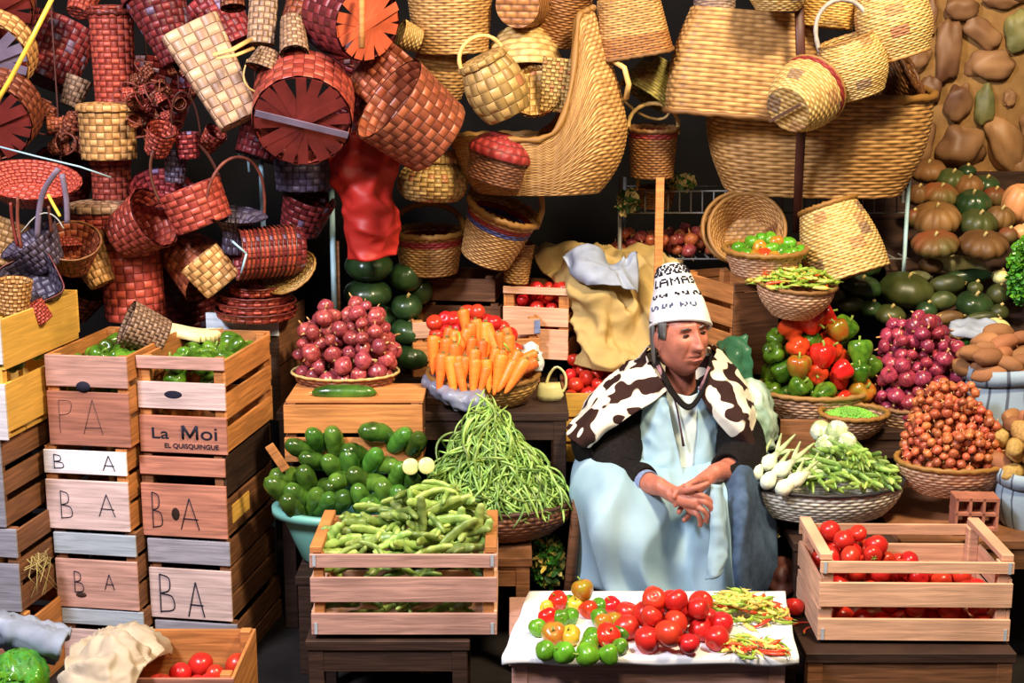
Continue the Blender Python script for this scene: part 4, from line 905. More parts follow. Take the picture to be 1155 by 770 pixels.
# nested open bowls
for i, (dx, lb) in enumerate([(-7, 'outer dark edged bowl behind the open yellow lined basket'), (0, 'open yellow lined bowl basket showing its inside to the front')]):
    basket(lb, 842 + dx, 262 + i * 2, 5.32 - .04 * i, (-.12, -.82, .42), 26, 42, 34, 'tan_wicker' if i else 'brown_wicker', cells=(46, 12), rim=2.6, rm='gold_wicker', inner=.008)
BK = {}
BK['GP'] = basket('braided rim basket of small green peppers, limes and chillies', 862, 294, 5.02, (0, -.10, 1), 36, 46, 28, 'pink_wicker', cells=(44, 9), rim=3.4, rm='gold_wicker', sy=.85)
BK['CH'] = basket('round pink brown basket heaped with thin green and yellow chillies', 896, 337, 4.92, (.06, -.14, 1), 24, 44, 38, 'pink_wicker', cells=(48, 12), rim=2.6, rm='tan_wicker', bulge=5, sy=.9)
basket('pale tan wicker basket leaning mouth down to the left, beside the dark squash', 946, 272, 5.15, (-.30, .25, .95), 46, 32, 84, 'pale_wicker', cells=(48, 26), rim=3, rm='gold_wicker', bulge=4)
BK['ON'] = basket('dark wire rimmed basket piled with red onions', 390, 432, 4.82, (0, -.06, 1), 46, 60, 28, 'dark_wicker', cells=(50, 8), rim=1.6, rm='straw', sy=.62)
BK['CA'] = basket('straw basket of carrots and tomatoes lined with grey plastic', 545, 440, 4.80, (0, -.16, 1), 34, 62, 40, 'gold_wicker', cells=(54, 12), rim=3.4, rm='gold_wicker', bulge=8, sy=.62)
BK['GB'] = basket('wide dark brown basket carrying the tall heap of green beans', 560, 578, 4.52, (0, -.10, 1), 62, 86, 40, 'dark_wicker', cells=(70, 10), rim=2.6, rm='dark_wicker', bulge=9, sy=.62)
BK['PB'] = basket('white and green open weave basket with dark rim', 927, 556, 4.50, (0, -.10, 1), 72, 90, 38, 'white_wicker', cells=(74, 10), rim=2.4, rm='black_wicker', bulge=5, sy=.6)
BK['SH'] = basket('pink brown basket with braided rim under the small shallots', 1073, 535, 4.52, (0, -.10, 1), 40, 63, 38, 'pink_wicker', cells=(54, 11), rim=3.2, rm='gold_wicker', bulge=6, sy=.62)
BK['BP'] = basket('wide pale basket of red and green bell peppers', 918, 452, 4.94, (0, -.10, 1), 50, 66, 32, 'pink_wicker', cells=(58, 9), rim=3.0, rm='pale_wicker', bulge=3, sy=.62)
BK['PE'] = basket('small pale rimmed basket of shelled peas', 962, 478, 4.78, (0, -.14, 1), 22, 38, 28, 'pink_wicker', cells=(40, 9), rim=3.0, rm='gold_wicker', bulge=4, sy=.62)
BK['RO'] = basket('pink brown basket supporting the tall heap of purple red onions', 1026, 470, 4.92, (0, -.08, 1), 36, 46, 34, 'pink_wicker', cells=(44, 10), rim=2.8, rm='tan_wicker', bulge=2, sy=.8)
basket('tilted straw basket rim behind the purple red onion heap', 1062, 418, 5.12, (.35, -.35, .8), 30, 46, 60, 'gold_wicker', cells=(40, 16), rim=3.6, rm='gold_wicker', bulge=4)
# tub
s = S(395, 600, 4.42)
r = empty('plastic_tub', None, 'sea green round plastic tub filled with cucumbers', 'tub', M=Matrix.Translation(P(396, 632, 4.46)))
pr = [(1e-4, 0), (48 * s, 0), (56 * s, 6 * s), (70 * s, 40 * s), (79 * s, 62 * s), (85 * s, 63 * s), (85 * s, 58 * s), (88 * s, 58 * s), (88 * s, 67 * s), (77 * s, 67 * s), (67 * s, 40 * s), (54 * s, 9 * s), (1e-4, 8 * s)]
MB().lathe(pr, 64, None, 0, sy=.62).obj('body', 'tub_green', r)
# ------------------------------------------------------------------ sacks, cloths, bags
tag(patch('draped_sack', [[(598, 290, 5.62), (640, 282, 5.55), (680, 288, 5.60), (722, 286, 5.6), (765, 300, 5.6)], [(606, 300, 5.45), (648, 296, 5.38), (690, 300, 5.40), (728, 302, 5.42), (768, 318, 5.42)],
   [(625, 318, 5.35), (660, 320, 5.25), (695, 330, 5.28), (728, 340, 5.30), (762, 350, 5.30)], [(650, 345, 5.28), (676, 352, 5.18), (700, 362, 5.20), (726, 372, 5.22), (748, 380, 5.25)],
   [(660, 385, 5.22), (680, 392, 5.12), (700, 400, 5.14), (720, 404, 5.16), (740, 404, 5.2)], [(655, 412, 5.2), (676, 418, 5.10), (694, 418, 5.12), (712, 420, 5.14), (730, 424, 5.18)]], 'sack_yellow', 90, 90, .042, 8.5, 2, .006), 'large yellow beige sack draped in folds left of the knitted hat', 'sack')
tag(patch('empty_sack', [[(640, 296, 5.32), (660, 286, 5.28), (700, 300, 5.3), (722, 292, 5.3)], [(644, 306, 5.24), (668, 308, 5.18), (696, 318, 5.2), (720, 312, 5.22)], [(660, 318, 5.2), (680, 322, 5.14), (698, 330, 5.16), (716, 330, 5.2)]], 'sack_grey', 30, 30, .035, 9, 4), 'grey blue crumpled sack lying over the yellow beige one', 'sack')
tag(patch('beige_cloth', [[(122, 718, 3.9), (150, 714, 3.88), (178, 728, 3.86), (180, 740, 3.84)], [(104, 730, 3.72), (128, 726, 3.68), (155, 722, 3.68), (176, 742, 3.70)], [(84, 742, 3.60), (108, 740, 3.52), (134, 744, 3.52), (160, 756, 3.56)], [(76, 765, 3.5), (98, 772, 3.44), (124, 776, 3.44), (152, 776, 3.46)], [(74, 790, 3.48), (96, 796, 3.42), (122, 800, 3.42), (150, 800, 3.44)]], 'sack_tan', 60, 60, .028, 14, 6, .005), 'beige cloth with grey streaks crumpled over the corner of the tomato box', 'cloth')
tag(patch('grey_sack', [[(-60, 694, 4.0), (-10, 692, 4.0), (40, 706, 3.96), (80, 716, 3.9)], [(-60, 704, 3.86), (-10, 702, 3.82), (36, 718, 3.78), (74, 728, 3.76)], [(-60, 722, 3.92), (-10, 720, 3.9), (30, 730, 3.86), (66, 742, 3.84)]], 'sack_grey', 24, 40, .02, 12, 8, .012), 'grey sacking rim folded around the cabbage at the left bottom corner', 'sack')
tag(patch('grey_plastic_liner', [[(482, 424, 4.80), (500, 428, 4.78), (520, 432, 4.74), (545, 436, 4.70)], [(478, 430, 4.76), (500, 442, 4.66), (522, 450, 4.61), (548, 452, 4.59)], [(492, 446, 4.74), (510, 458, 4.66), (530, 464, 4.62), (552, 462, 4.60)]], 'plastic_grey', 30, 40, .012, 22, 3), 'grey crinkled plastic liner over the left rim of the carrot basket', 'plastic sheet')
tag(patch('clear_plastic_bag', [[(592, 392, 4.86), (600, 390, 4.85), (608, 396, 4.86)], [(590, 404, 4.80), (600, 402, 4.77), (610, 408, 4.80)], [(598, 416, 4.80), (604, 418, 4.77), (610, 418, 4.80)]], 'plastic_white', 20, 20, .012, 30, 5), 'crumpled whitish plastic at the right end of the carrot basket', 'plastic bag')
mb = MB(); yb = P(620, 445, 4.85)
bag = empty('plastic_bag', None, 'small pale yellow carrier bag hanging beside the tomato crate', 'bag', M=Matrix.Translation(yb))
s = S(620, 430, 4.85)
MB().lathe([(1e-4, -8 * s), (12 * s, -6 * s), (16 * s, 0), (14 * s, 8 * s), (11 * s, 13 * s)], 26, None, 0, sy=.5, fn=lambda p, a: p * (1 + .12 * noise.noise(p * 60))).obj('body', 'plastic_yellow', bag)
MB().tube([Vector((x * s, 0, z * s)) for x, z in spline(np.array([(-4, 12), (0, 24), (8, 32), (17, 24), (18, 10), (13, 2)], float), 18)], 2.2 * s, 8, flat=.5).obj('handle', 'plastic_yellow', bag)
tag(patch('green_plastic_bag', [[(832, 436, 4.80), (842, 430, 4.74), (856, 434, 4.74), (866, 446, 4.8)], [(834, 452, 4.74), (846, 450, 4.66), (860, 456, 4.66), (872, 470, 4.74)], [(842, 478, 4.72), (850, 482, 4.62), (864, 486, 4.64), (874, 494, 4.72)], [(848, 506, 4.70), (856, 510, 4.62), (866, 508, 4.64), (872, 502, 4.70)]], 'plastic_green', 36, 30, .014, 20, 7), 'light green plastic bag draped between the woman and the pepper basket', 'plastic bag')
tag(patch('dark_green_bag', [[(812, 390, 4.95), (826, 384, 4.90), (842, 382, 4.92)], [(816, 402, 4.88), (830, 400, 4.82), (842, 396, 4.86)], [(824, 420, 4.88), (834, 424, 4.82), (844, 420, 4.86)], [(828, 440, 4.88), (838, 442, 4.84), (846, 438, 4.88)]], 'bag_teal', 26, 20, .02, 18, 9), 'dark green shiny bag behind the shoulder of the shawl on the right', 'bag')
# potato sack right: lathe with folded rim
def sack(label, px, py, Y, r0, r1, h, mat, sy=.7, seed=0):
    s = S(px, py, Y); r = empty('woven_sack', None, label, 'sack', M=Matrix.Translation(P(px, py, Y)))
    pr = []
    for i in range(22):
        f = i / 21; pr.append(((r0 + (r1 - r0) * f + 6 * math.sin(math.pi * f)) * s, h * f * s))
    pr += [((r1 + 5) * s, (h + 3) * s), ((r1 + 6) * s, (h - 2) * s), ((r1 + 5) * s, (h - 12) * s)]
    pr = [(1e-4, 0)] + pr
    mb = MB(); n = 72; G = []
    for rr, z in pr:
        G.append([Vector((rr * math.cos(2 * math.pi * k / n) * (1 + .07 * noise.noise(Vector((math.cos(2 * math.pi * k / n) * 2.6, math.sin(2 * math.pi * k / n) * 2.6 + seed, z * 3)))), rr * sy * math.sin(2 * math.pi * k / n), z + .008 * math.sin(3 * 2 * math.pi * k / n + seed))) for k in range(n)])
    mb.grid(G, 0, lambda i, j: (j / n * 8, i / 8), wrap=True); o = mb.obj('body', mat, r)
    q = o.modifiers.new('solid', 'SOLIDIFY'); q.thickness = .006
    MB().lathe([(1e-4, (h - 24) * s), (r1 * s * .95, (h - 24) * s), (r1 * s * .95, (h - 23) * s), (1e-4, (h - 22) * s)], 40, None, 0, sy=sy).obj('potato_bed', 'potato', r)
    return r
sack('large blue grey woven sack with folded rim, full of sweet potatoes', 1142, 557, 4.80, 52, 56, 145, 'sack_blue')
sack('blue sack of yellow brown potatoes in front of the tall sack, right edge', 1168, 590, 4.45, 40, 44, 62, 'sack_blue', seed=5)
tag(patch('grey_cloth', [[(1074, 366, 5.06), (1100, 362, 5.04), (1126, 366, 5.02), (1142, 380, 5.0)], [(1070, 374, 4.98), (1098, 374, 4.96), (1124, 380, 4.96), (1138, 394, 4.95)], [(1076, 380, 4.96), (1096, 382, 4.95), (1118, 388, 4.95), (1130, 398, 4.95)]], 'sack_grey', 20, 30, .012, 16, 2, .006), 'pale grey cloth rolled behind the large blue grey sack', 'cloth')
# ------------------------------------------------------------------ produce: one of each kind, then copies
def PZ(px, py, z):
    d = FW + Vector((1, 0, 0)) * ((px - 577.5) / FPX) - UPV * ((py - 385) / FPX)
    return Vector((0, 0, CH)) + d * ((z - CH) / d.z)
def curve_pr(f, n=14): return [f(i / n) for i in range(n + 1)]
def mk_tomato(mat='tomato_red', long=1.0, nm='tomato', stalk=False):
    pr = [(1e-5, -.88 * long), (.35, -.86 * long), (.72, -.62 * long), (.97, -.15), (.98, .25 * long), (.80, .62 * long), (.45, .80 * long), (.18, .78 * long), (1e-5, .72 * long)]
    o = MB().lathe([tuple(p) for p in spline(np.array(pr), 15)], 18, None, 0, lobes=5, la=.04).obj(nm, mat)
    if not stalk: return proto(o)
    st_ = MB()
    for k in range(5):
        a = k * 1.257; st_.tube([Vector((0, 0, .76 * long)), Vector((.2 * math.cos(a), .2 * math.sin(a), .86 * long)), Vector((.42 * math.cos(a), .42 * math.sin(a), .84 * long))], [.05, .05, .01], 4)
    st_.tube([Vector((0, 0, .74 * long)), Vector((.05, 0, 1.0 * long))], .05, 5)
    st_.obj('stalk', 'stem_green', o)
    return proto(o)
def mk_onion(mat, nm='red_onion'):
    pr = [(1e-5, -.80), (.18, -.82), (.55, -.66), (.92, -.2), (.98, .1), (.80, .48), (.42, .74), (.17, .88), (.10, 1.12), (.06, 1.25), (1e-5, 1.26)]
    o = MB().lathe([(max(1e-5, a), b) for a, b in spline(np.array(pr), 18)], 18, None, 0, lobes=7, la=.02).obj(nm, mat)
    MB().tube([Vector((0, 0, .95)), Vector((.03, .02, 1.3)), Vector((.10, -.04, 1.5))], [.15, .09, .03], 6).obj('dry_neck', 'onion_neck', o)
    rt = MB(); rg_ = random.Random(2)
    for k in range(8): rt.tube([Vector((0, 0, -.8)), Vector((rg_.uniform(-.15, .15), rg_.uniform(-.15, .15), -.98))], [.04, .01], 4)
    rt.obj('roots', 'straw', o)
    return proto(o)
def mk_bell(mat, lob=4, ln=1.1):
    pr = [(1e-5, .55), (.22, .62), (.50, .74), (.82, .66), (.98, .30), (.95, -.15), (.80, -.60), (.58, -.90 * ln), (.30, -.98 * ln), (1e-5, -.90 * ln)]
    o = MB().lathe([(max(1e-5, a), b) for a, b in spline(np.array(pr), 20)][::-1], 28, None, 0, lobes=lob, la=.22).obj('bell_pepper', mat)
    MB().tube([Vector((0, 0, .52)), Vector((.02, 0, .82)), Vector((.16, .05, 1.08))], [.17, .09, .11], 7).obj('stalk', 'stem_green', o)
    return proto(o)
def mk_cuke(bend=.2, nm='cucumber', mat='cucumber', fl=None):
    pts, rad = [], []
    for i in range(15):
        t = i / 14; x = (t - .5) * 2
        pts.append(Vector((x, bend * (1 - x * x) * .5, 0))); rad.append(max(.01, .46 * (1 - abs(x) ** 3.0) ** .5 * (1 + .03 * math.sin(i * 2.1))))
    o = MB().tube(pts, rad, 14).obj(nm, mat)
    MB().tube([Vector((-.97, 0, 0)), Vector((-1.06, -.02, 0))], [.07, .04], 6).obj('stalk_end', 'straw', o)
    return proto(o)
def mk_carrot():
    pr = [(1e-5, -1), (.07, -.97), (.17, -.6), (.26, 0), (.32, .5), (.34, .8), (.28, .93), (.13, .97), (1e-5, .95)]
    o = MB().lathe([(max(1e-5, a), b) for a, b in spline(np.array(pr), 20)], 14, None, 0, fn=lambda p, a: Vector((p.x + .05 * math.sin(p.z * 2), p.y, p.z)) * (1 + .02 * math.sin(p.z * 31))).obj('carrot', 'carrot_orange')
    m_ = MB().ell((.04, 0, .95), (.15, .15, .05), n=10)
    for k in range(5): m_.tube([Vector((.04, 0, .95)), Vector((.04 + .09 * math.cos(k * 1.26), .09 * math.sin(k * 1.26), 1.09))], [.05, .03], 4)
    m_.obj('crown', 'carrot_crown', o)
    return proto(o)
def mk_bean(bend, mat='bean_green', nm='green_bean', r0=.032, bumps=0, flat=1.0, n=10, tip=True):
    pts, rad = [], []
    for i in range(n + 1):
        x = -1 + 2 * i / n
        pts.append(Vector((x, bend * (1 - x * x), .12 * bend * math.sin(x * 3)))); rad.append(max(.004, r0 * (1 - abs(x) ** 5) ** .5 * (1 + bumps * math.cos(x * 14))))
    o = MB().tube(pts, rad, 7, flat=flat, twist=(0, 0, 1)).obj(nm, mat)
    return proto(o)
def mk_chili(bend, mat, nm='chilli_pepper', r0=.16):
    pts, rad = [], []
    for i in range(11):
        t = i / 10; x = -1 + 2 * t
        pts.append(Vector((x, bend * (1 - x * x), 0))); rad.append(max(.006, r0 * (1 - t) ** .6 * min(1, .3 + t * 7)))
    o = MB().tube(pts, rad, 8).obj(nm, mat)
    MB().tube([Vector((-1, 0, 0)), Vector((-1.12, -.02, 0)), Vector((-1.3, -.1, 0))], [.05, .03, .03], 5).obj('stalk', 'stem_green', o)
    return proto(o)
def mk_potato(seed, mat='potato', nm='sweet_potato', el=1.5):
    def fn(p, a):
        k = 1 + .16 * noise.noise(p * 1.4 + Vector((seed * 5, 0, 0))); return Vector((p.x * k, p.y * k, p.z * el * k))
    pr = [(max(1e-5, math.sin(math.pi * i / 12)), -math.cos(math.pi * i / 12)) for i in range(13)]
    return proto(MB().lathe(pr, 16, None, 0, fn=fn).obj(nm, mat))
def mk_rocoto(mat):
    pr = [(1e-5, .80), (.25, .84), (.62, .76), (.92, .35), (.90, -.1), (.62, -.65), (.30, -.95), (1e-5, -1.05)]
    o = MB().lathe([(max(1e-5, a), b) for a, b in spline(np.array(pr), 14)][::-1], 18, None, 0, lobes=3, la=.14).obj('small_pepper', mat)
    MB().tube([Vector((0, 0, .78)), Vector((0, 0, 1.0)), Vector((.12, 0, 1.2))], [.13, .06, .07], 6).obj('stalk', 'stem_green', o)
    return proto(o)
def rq(rg, tilt=math.pi):
    return Matrix.Rotation(rg.uniform(0, 6.28), 4, 'Z') @ Matrix.Rotation(rg.uniform(0, tilt), 4, 'X') @ Matrix.Rotation(rg.uniform(0, 6.28), 4, 'Z')
def pile(rx, ry, env, r, seed=0, nmax=400, floor=lambda x, y: 0.0, rect=False, K=26, fails=45, x0=0, y0=0):
    rg = np.random.RandomState(seed); Pp = np.zeros((0, 3)); bad = 0
    while len(Pp) < nmax and bad < fails:
        a = rg.uniform(-1, 1, (K, 2))
        if not rect:
            q = rg.uniform(0, 1, K) ** .5; th = rg.uniform(0, 2 * math.pi, K); a = np.c_[q * np.cos(th), q * np.sin(th)]
        c = np.c_[a[:, 0] * rx + x0, a[:, 1] * ry + y0]
        z = np.array([floor(x, y) for x, y in c]) + r
        if len(Pp):
            d2 = ((c[:, None, :] - Pp[None, :, :2]) ** 2).sum(2); R2 = (1.92 * r) ** 2
            zz = np.where(d2 < R2, Pp[None, :, 2] + np.sqrt(np.maximum(R2 - d2, 0)), -9)
            z = np.maximum(z, zz.max(1))
        ok = [i for i in range(K) if z[i] - r * .2 <= env(*c[i])]
        if not ok: bad += 1; continue
        i = min(ok, key=lambda k: z[k] - env(*c[k]) * .0 + rg.uniform(0, r * .3))
        Pp = np.vstack([Pp, [c[i, 0], c[i, 1], z[i]]])
    return [Vector(p) for p in Pp]
def spread(protos, pts, M, r, label, group, rg, tilt=math.pi, cat=None, svar=.15, pick=None):
    out = []
    for k, p in enumerate(pts):
        pr = pick(k, p) if pick else rg.choice(protos)
        T = (M @ Matrix.Translation(p)); s = r * rg.uniform(1 - svar, 1 + svar)
        T = Matrix.Translation(T.translation) @ rq(rg, tilt) @ Matrix.Scale(s, 4)
        lb, gp = (label, group) if isinstance(label, str) else label[pr.name.split('.')[0] + '|' + pr.data.materials[0].name]
        out.append(copy_thing(pr, T, lb, gp, cat))
    return out
TOM = mk_tomato(); TOML = mk_tomato(long=1.2); TOMS = mk_tomato(stalk=True)
ONI = mk_onion('onion_red'); ONP = mk_onion('onion_purple'); SHA = mk_onion('shallot', 'shallot')
BG, BG2, BR, BO = mk_bell('pepper_green'), mk_bell('pepper_green', 3, 1.3), mk_bell('pepper_red'), mk_bell('pepper_orange')
CUK = [mk_cuke(.15), mk_cuke(.35)]
CAR = mk_carrot()
BN = [mk_bean(.12), mk_bean(.35), mk_bean(-.22)]
PD = [mk_bean(.14, 'pod_green', 'broad_bean_pod', .25, .09, .6, 16), mk_bean(.32, 'pod_green', 'broad_bean_pod', .23, .10, .6, 16)]
PP = [mk_bean(.12, 'bean_green', 'pea_pod', .17, .05, .6, 12)]
CH_ = {c_: mk_chili(b_, c_) for c_, b_ in (('chili_red', .3), ('chili_green', .5), ('chili_yellow', .45))}
POT = [mk_potato(i, el=1.9) for i in range(3)]; PO2 = [mk_potato(i + 5, 'potato_yellow', 'yellow_potato', 1.3) for i in range(2)]
RC = {m_: mk_rocoto(m_) for m_ in ('pepper_red', 'pepper_green', 'pepper_orange', 'pepper_yellow', 'lime_green')}
# ---- tomatoes in crates
rg = random.Random(21)
_, Mt, cw, ch = CR['TO']
lx = lambda x: x / cw
def env_to(x, y):
    g = math.exp(-((x - .13) / .14) ** 2 - ((y - .15) / .16) ** 2)
    return ch * .80 * (1 - .30 * x / cw) + .10 * g - (.06 if y > .2 and x > .3 else 0)
pts = pile(cw / 2 - .055, .125, env_to, .031, 4, 230, lambda x, y: .01 if y < .085 else ch * .80 * (1 - .3 * x / cw) - .115, True, x0=cw / 2, y0=.165)
spread([TOM, TOML, TOM, TOMS], pts, Mt, .031, 'ripe red tomato in the pale slatted crate at the right', 'tomatoes in the right hand crate', rg, cat='tomato')
_, Mt, cw, ch = CR['F0']
pts = pile(.10, .11, lambda x, y: ch * .50, .033, 5, 30, lambda x, y: ch * .50 - .07, True, x0=cw * .66, y0=.16)
spread([TOM], pts, Mt, .033, 'red tomato lying in the low reddish box at the bottom left', 'tomatoes in the low reddish box', rg, cat='tomato')
_, Mt, cw, ch = CR['BT2']
pts = pile(cw / 2 - .03, .075, lambda x, y: ch * .96, .027, 6, 90, lambda x, y: 0.01 if y < .06 else ch * .5, True, x0=cw / 2, y0=.10)
spread([TOM], pts, Mt, .027, 'small red tomato in the upright slatted crate left of the sacks', 'tomatoes in the upright slatted crate', rg, cat='tomato')
_, Mt, cw, ch = CR['MID']
pts = pile(cw / 2 - .03, .12, lambda x, y: ch * .95 + .10 * (y / .28), .027, 7, 90, lambda x, y: ch * .80 + .08 * (y / .28) - .04, True, x0=cw / 2, y0=.15)
spread([TOM], pts, Mt, .027, 'bright red tomato in the yellowish crate beside the shawl', 'tomatoes in the yellowish crate', rg, cat='tomato')
# ---- on the table
tz2 = tz + .006
tc = PZ(755, 716, tz2)
pts = pile(.155, .155, lambda x, y: .095 * (1 - ((x / .165) ** 2 + (y / .17) ** 2)) + .02, .033, 8, 70)
spread([TOM, TOML], pts, Matrix.Translation(tc), .0325, 'glossy red tomato in the heap at the middle of the white cloth', 'tomatoes heaped on the white cloth', rg, cat='tomato')
C_ = dict(r='pepper_red', g='pepper_green', o='pepper_orange', y='pepper_yellow', l='lime_green')
names = dict(r='red', g='dark green', o='orange', y='yellow', l='bright green')
tb = [(657, 664, 'o', 14, 14), (630, 675, 'r', 13, 0), (643, 677, 'l', 10, 0), (650, 678, 'y', 11, 0), (664, 684, 'r', 12, 0), (676, 681, 'l', 11, 0), (690, 680, 'r', 12, 0), (617, 682, 'y', 9, 0), (618, 693, 'r', 12, 0), (633, 694, 'l', 11, 0), (643, 692, 'l', 11, 0),
      (676, 693, 'l', 11, 0), (681, 700, 'o', 12, 0), (692, 697, 'o', 12, 0), (606, 705, 'l', 11, 0), (625, 712, 'o', 15, 0), (643, 714, 'y', 13, 0), (668, 716, 'l', 12, 0), (685, 714, 'r', 15, 0), (699, 712, 'g', 11, 0), (615, 731, 'l', 12, 0), (637, 733, 'l', 13, 0), (663, 735, 'l', 14, 0), (687, 735, 'l', 12, 0), (665, 724, 'l', 11, 0), (700, 726, 'g', 10, 0)]
hand = {}
for i, (x, y, c_, rr, up) in enumerate(tb):
    rw = rr * S(x, y, 3.85) * .98
    p = PZ(x, y + 3 + up * .8, tz2 + rw * .75) + Vector((0, 0, up * .0026))
    o = copy_thing(RC[C_[c_]], Matrix.Translation(p) @ rq(rg, 1.9) @ Matrix.Scale(rw, 4), '%s small pepper in the loose ring at the left of the white cloth' % names[c_], names[c_] + ' small peppers on the white cloth', 'pepper')
def chilis(c, rx, ry, n, H, wts, label, group, ln, seed):
    rg = random.Random(seed)
    for i in range(n):
        f = math.sqrt(rg.random()); a = rg.uniform(0, 6.28); x, y = f * rx * math.cos(a), f * ry * math.sin(a)
        k = rg.choices(['chili_red', 'chili_green', 'chili_yellow'], wts)[0]; nm = k.split('_')[1]
        z = H * (1 - f * f) * rg.uniform(.7, 1) + .007
        M = Matrix.Translation(c + Vector((x, y, z))) @ Matrix.Rotation(rg.uniform(0, 6.28), 4, 'Z') @ Matrix.Rotation(rg.uniform(-.25, .25), 4, 'Y') @ Matrix.Scale(ln * rg.uniform(.75, 1.15), 4)
        copy_thing(CH_[k], M, 'thin %s chilli %s' % (nm, label), nm + ' ' + group, 'chilli')
chilis(PZ(836, 694, tz2), .125, .085, 130, .06, (1, 2.2, 3.2), 'in the larger tangle at the right of the white cloth', 'chillies in the larger tangle', .042, 1)
chilis(PZ(848, 733, tz2), .085, .050, 46, .02, (3, 1.4, 3.4), 'in the small pile at the front right of the cloth', 'chillies in the small front pile', .040, 2)
tl = PZ(896, 684, Z(1000, 724, 3.92) + .03)
copy_thing(TOM, Matrix.Translation(tl) @ rq(rg, .5) @ Matrix.Scale(.031, 4), 'single tomato lying between the white cloth and the right crate', cat='tomato')
for x, y in ((905, 703), (912, 710)):
    copy_thing(CH_['chili_red'], Matrix.Translation(PZ(x, y, Z(1000, 724, 3.92) + .008)) @ Matrix.Rotation(x, 4, 'Z') @ Matrix.Scale(.03, 4), 'orange red chilli dropped on the bench beside the %s of the right crate' % ('corner' if x < 910 else 'lower corner'), cat='chilli')
# ---- bean pods in the crate
_, Mt, cw, ch = CR['BE']
def env_be(x, y): return ch * .88 + .10 * math.exp(-((x - .37) / .16) ** 2) * min(1, y / .2) + .05 * min(1, y / .2)
pts = pile(cw / 2 - .07, .12, env_be, .021, 9, 300, lambda x, y: .012 if y < .07 else ch * .8 + .08 * min(1, y / .25) - .05, True, x0=cw / 2, y0=.165)
for p in pts:
    M = Matrix.Translation((Mt @ Matrix.Translation(p)).translation) @ Matrix.Rotation(rg.gauss(.1, .75), 4, 'Z') @ Matrix.Rotation(rg.gauss(0, .3), 4, 'Y') @ Matrix.Rotation(rg.uniform(-1, 1), 4, 'X') @ Matrix.Scale(.062 * rg.uniform(.8, 1.15), 4)
    copy_thing(rg.choice(PD), M, 'pale green broad bean pod in the pink slatted crate', 'broad bean pods in the pink crate', 'bean pod')
for x, y, a in ((540, 588, 1.4), (476, 580, 1.6), (548, 605, 1.3), (520, 592, 1.5), (372, 606, .9)):
    copy_thing(PD[0], Matrix.Translation(P(x, y, 4.04)) @ Matrix.Rotation(-a, 4, 'Y') @ Matrix.Scale(.06, 4), 'broad bean pod standing upright out of the pink crate heap', 'upright pods in the pink crate', 'bean pod')
# ---- cucumbers in the tub
s = S(395, 600, 4.46); tc = P(396, 566, 4.46)
cl = [(338, 509), (354, 500), (376, 502), (426, 490), (449, 500), (465, 504), (353, 522), (373, 530), (400, 516), (416, 524), (432, 528), (392, 530), (325, 540), (343, 546), (366, 552), (385, 545), (404, 545), (422, 548), (462, 549), (447, 540), (315, 556), (336, 564), (350, 570), (403, 566), (380, 572), (437, 562), (420, 570), (362, 572), (330, 576), (450, 570)]
for i, (x, y) in enumerate(cl):
    dy = (575 - y) / 85
    p = P(x, y - 3, 4.37 + .18 * dy + .02 * rg.random())
    an = rg.uniform(-.9, .9); up = rg.uniform(.1, 1.2)
    d = Vector((math.sin(an), -.75 + .2 * rg.random(), math.cos(an) * up))
    M = Matrix.Translation(p) @ d.to_track_quat('X', 'Z').to_matrix().to_4x4() @ Matrix.Scale(.070 * rg.uniform(.9, 1.15), 4)
    copy_thing(rg.choice(CUK), M, 'dark green cucumber heaped in the sea green tub', 'cucumbers in the tub', 'cucumber')
for (x, y) in ((463, 526), (481, 525)):
    c_ = empty('cut_cucumber', None, 'cut cucumber half showing yellow flesh, %s of the two above the tub rim' % ('left' if x < 470 else 'right'), 'cucumber', M=Matrix.Translation(P(x, y, 4.36)) @ orient((.1, -.9, .25)))
    MB().lathe([(1e-4, -.10), (.022, -.07), (.028, 0), (.0275, .0)], 20).obj('skin', 'cucumber', c_)
    MB().lathe([(1e-4, .001), (.026, .0012), (.0275, -.001)], 20).obj('flesh', 'cucumber_flesh', c_)
copy_thing(CUK[0], Matrix.Translation(P(388, 443, 4.62)) @ Matrix.Scale(.112, 4) @ Matrix.Diagonal((1, .55, .55, 1)), 'single long cucumber lying on the orange wooden box', None, 'cucumber')
# ---- green beans cone
bc = P(560, 562, 4.52); rg = random.Random(33)
def bean_spot(rg, k=1.0):
    f = rg.random() ** .6; a = rg.uniform(-math.pi, math.pi)
    if math.sin(a) > .35 and rg.random() < .8: a = -a
    R0 = .245 * k; x, y = f * R0 * math.cos(a), f * R0 * .62 * math.sin(a)
    z = .345 * k * max(0, 1 - f) ** .93
    x -= .04 * (1 - f)
    sl = Vector((math.cos(a), math.sin(a) * .8, -1.05)).normalized(); tg = Vector((-math.sin(a), math.cos(a), 0))
    m_ = rg.gauss(0, .75); d = (sl * math.cos(m_) + tg * math.sin(m_)).normalized()
    d.z += rg.uniform(-.12, .2)
    return Matrix.Translation(bc + Vector((x, y, z + rg.uniform(-.01, .012)))) @ d.to_track_quat('X', 'Z').to_matrix().to_4x4() @ Matrix.Rotation(rg.uniform(0, 6.28), 4, 'X') @ Matrix.Scale(.062 * rg.uniform(.75, 1.2), 4) @ Matrix.Diagonal((1, 1.9, 1.9, 1))
for i in range(300):
    copy_thing(rg.choice(BN), bean_spot(rg), 'slim green bean in the tall heap over the dark brown basket', 'green beans in the tall heap', 'green bean')
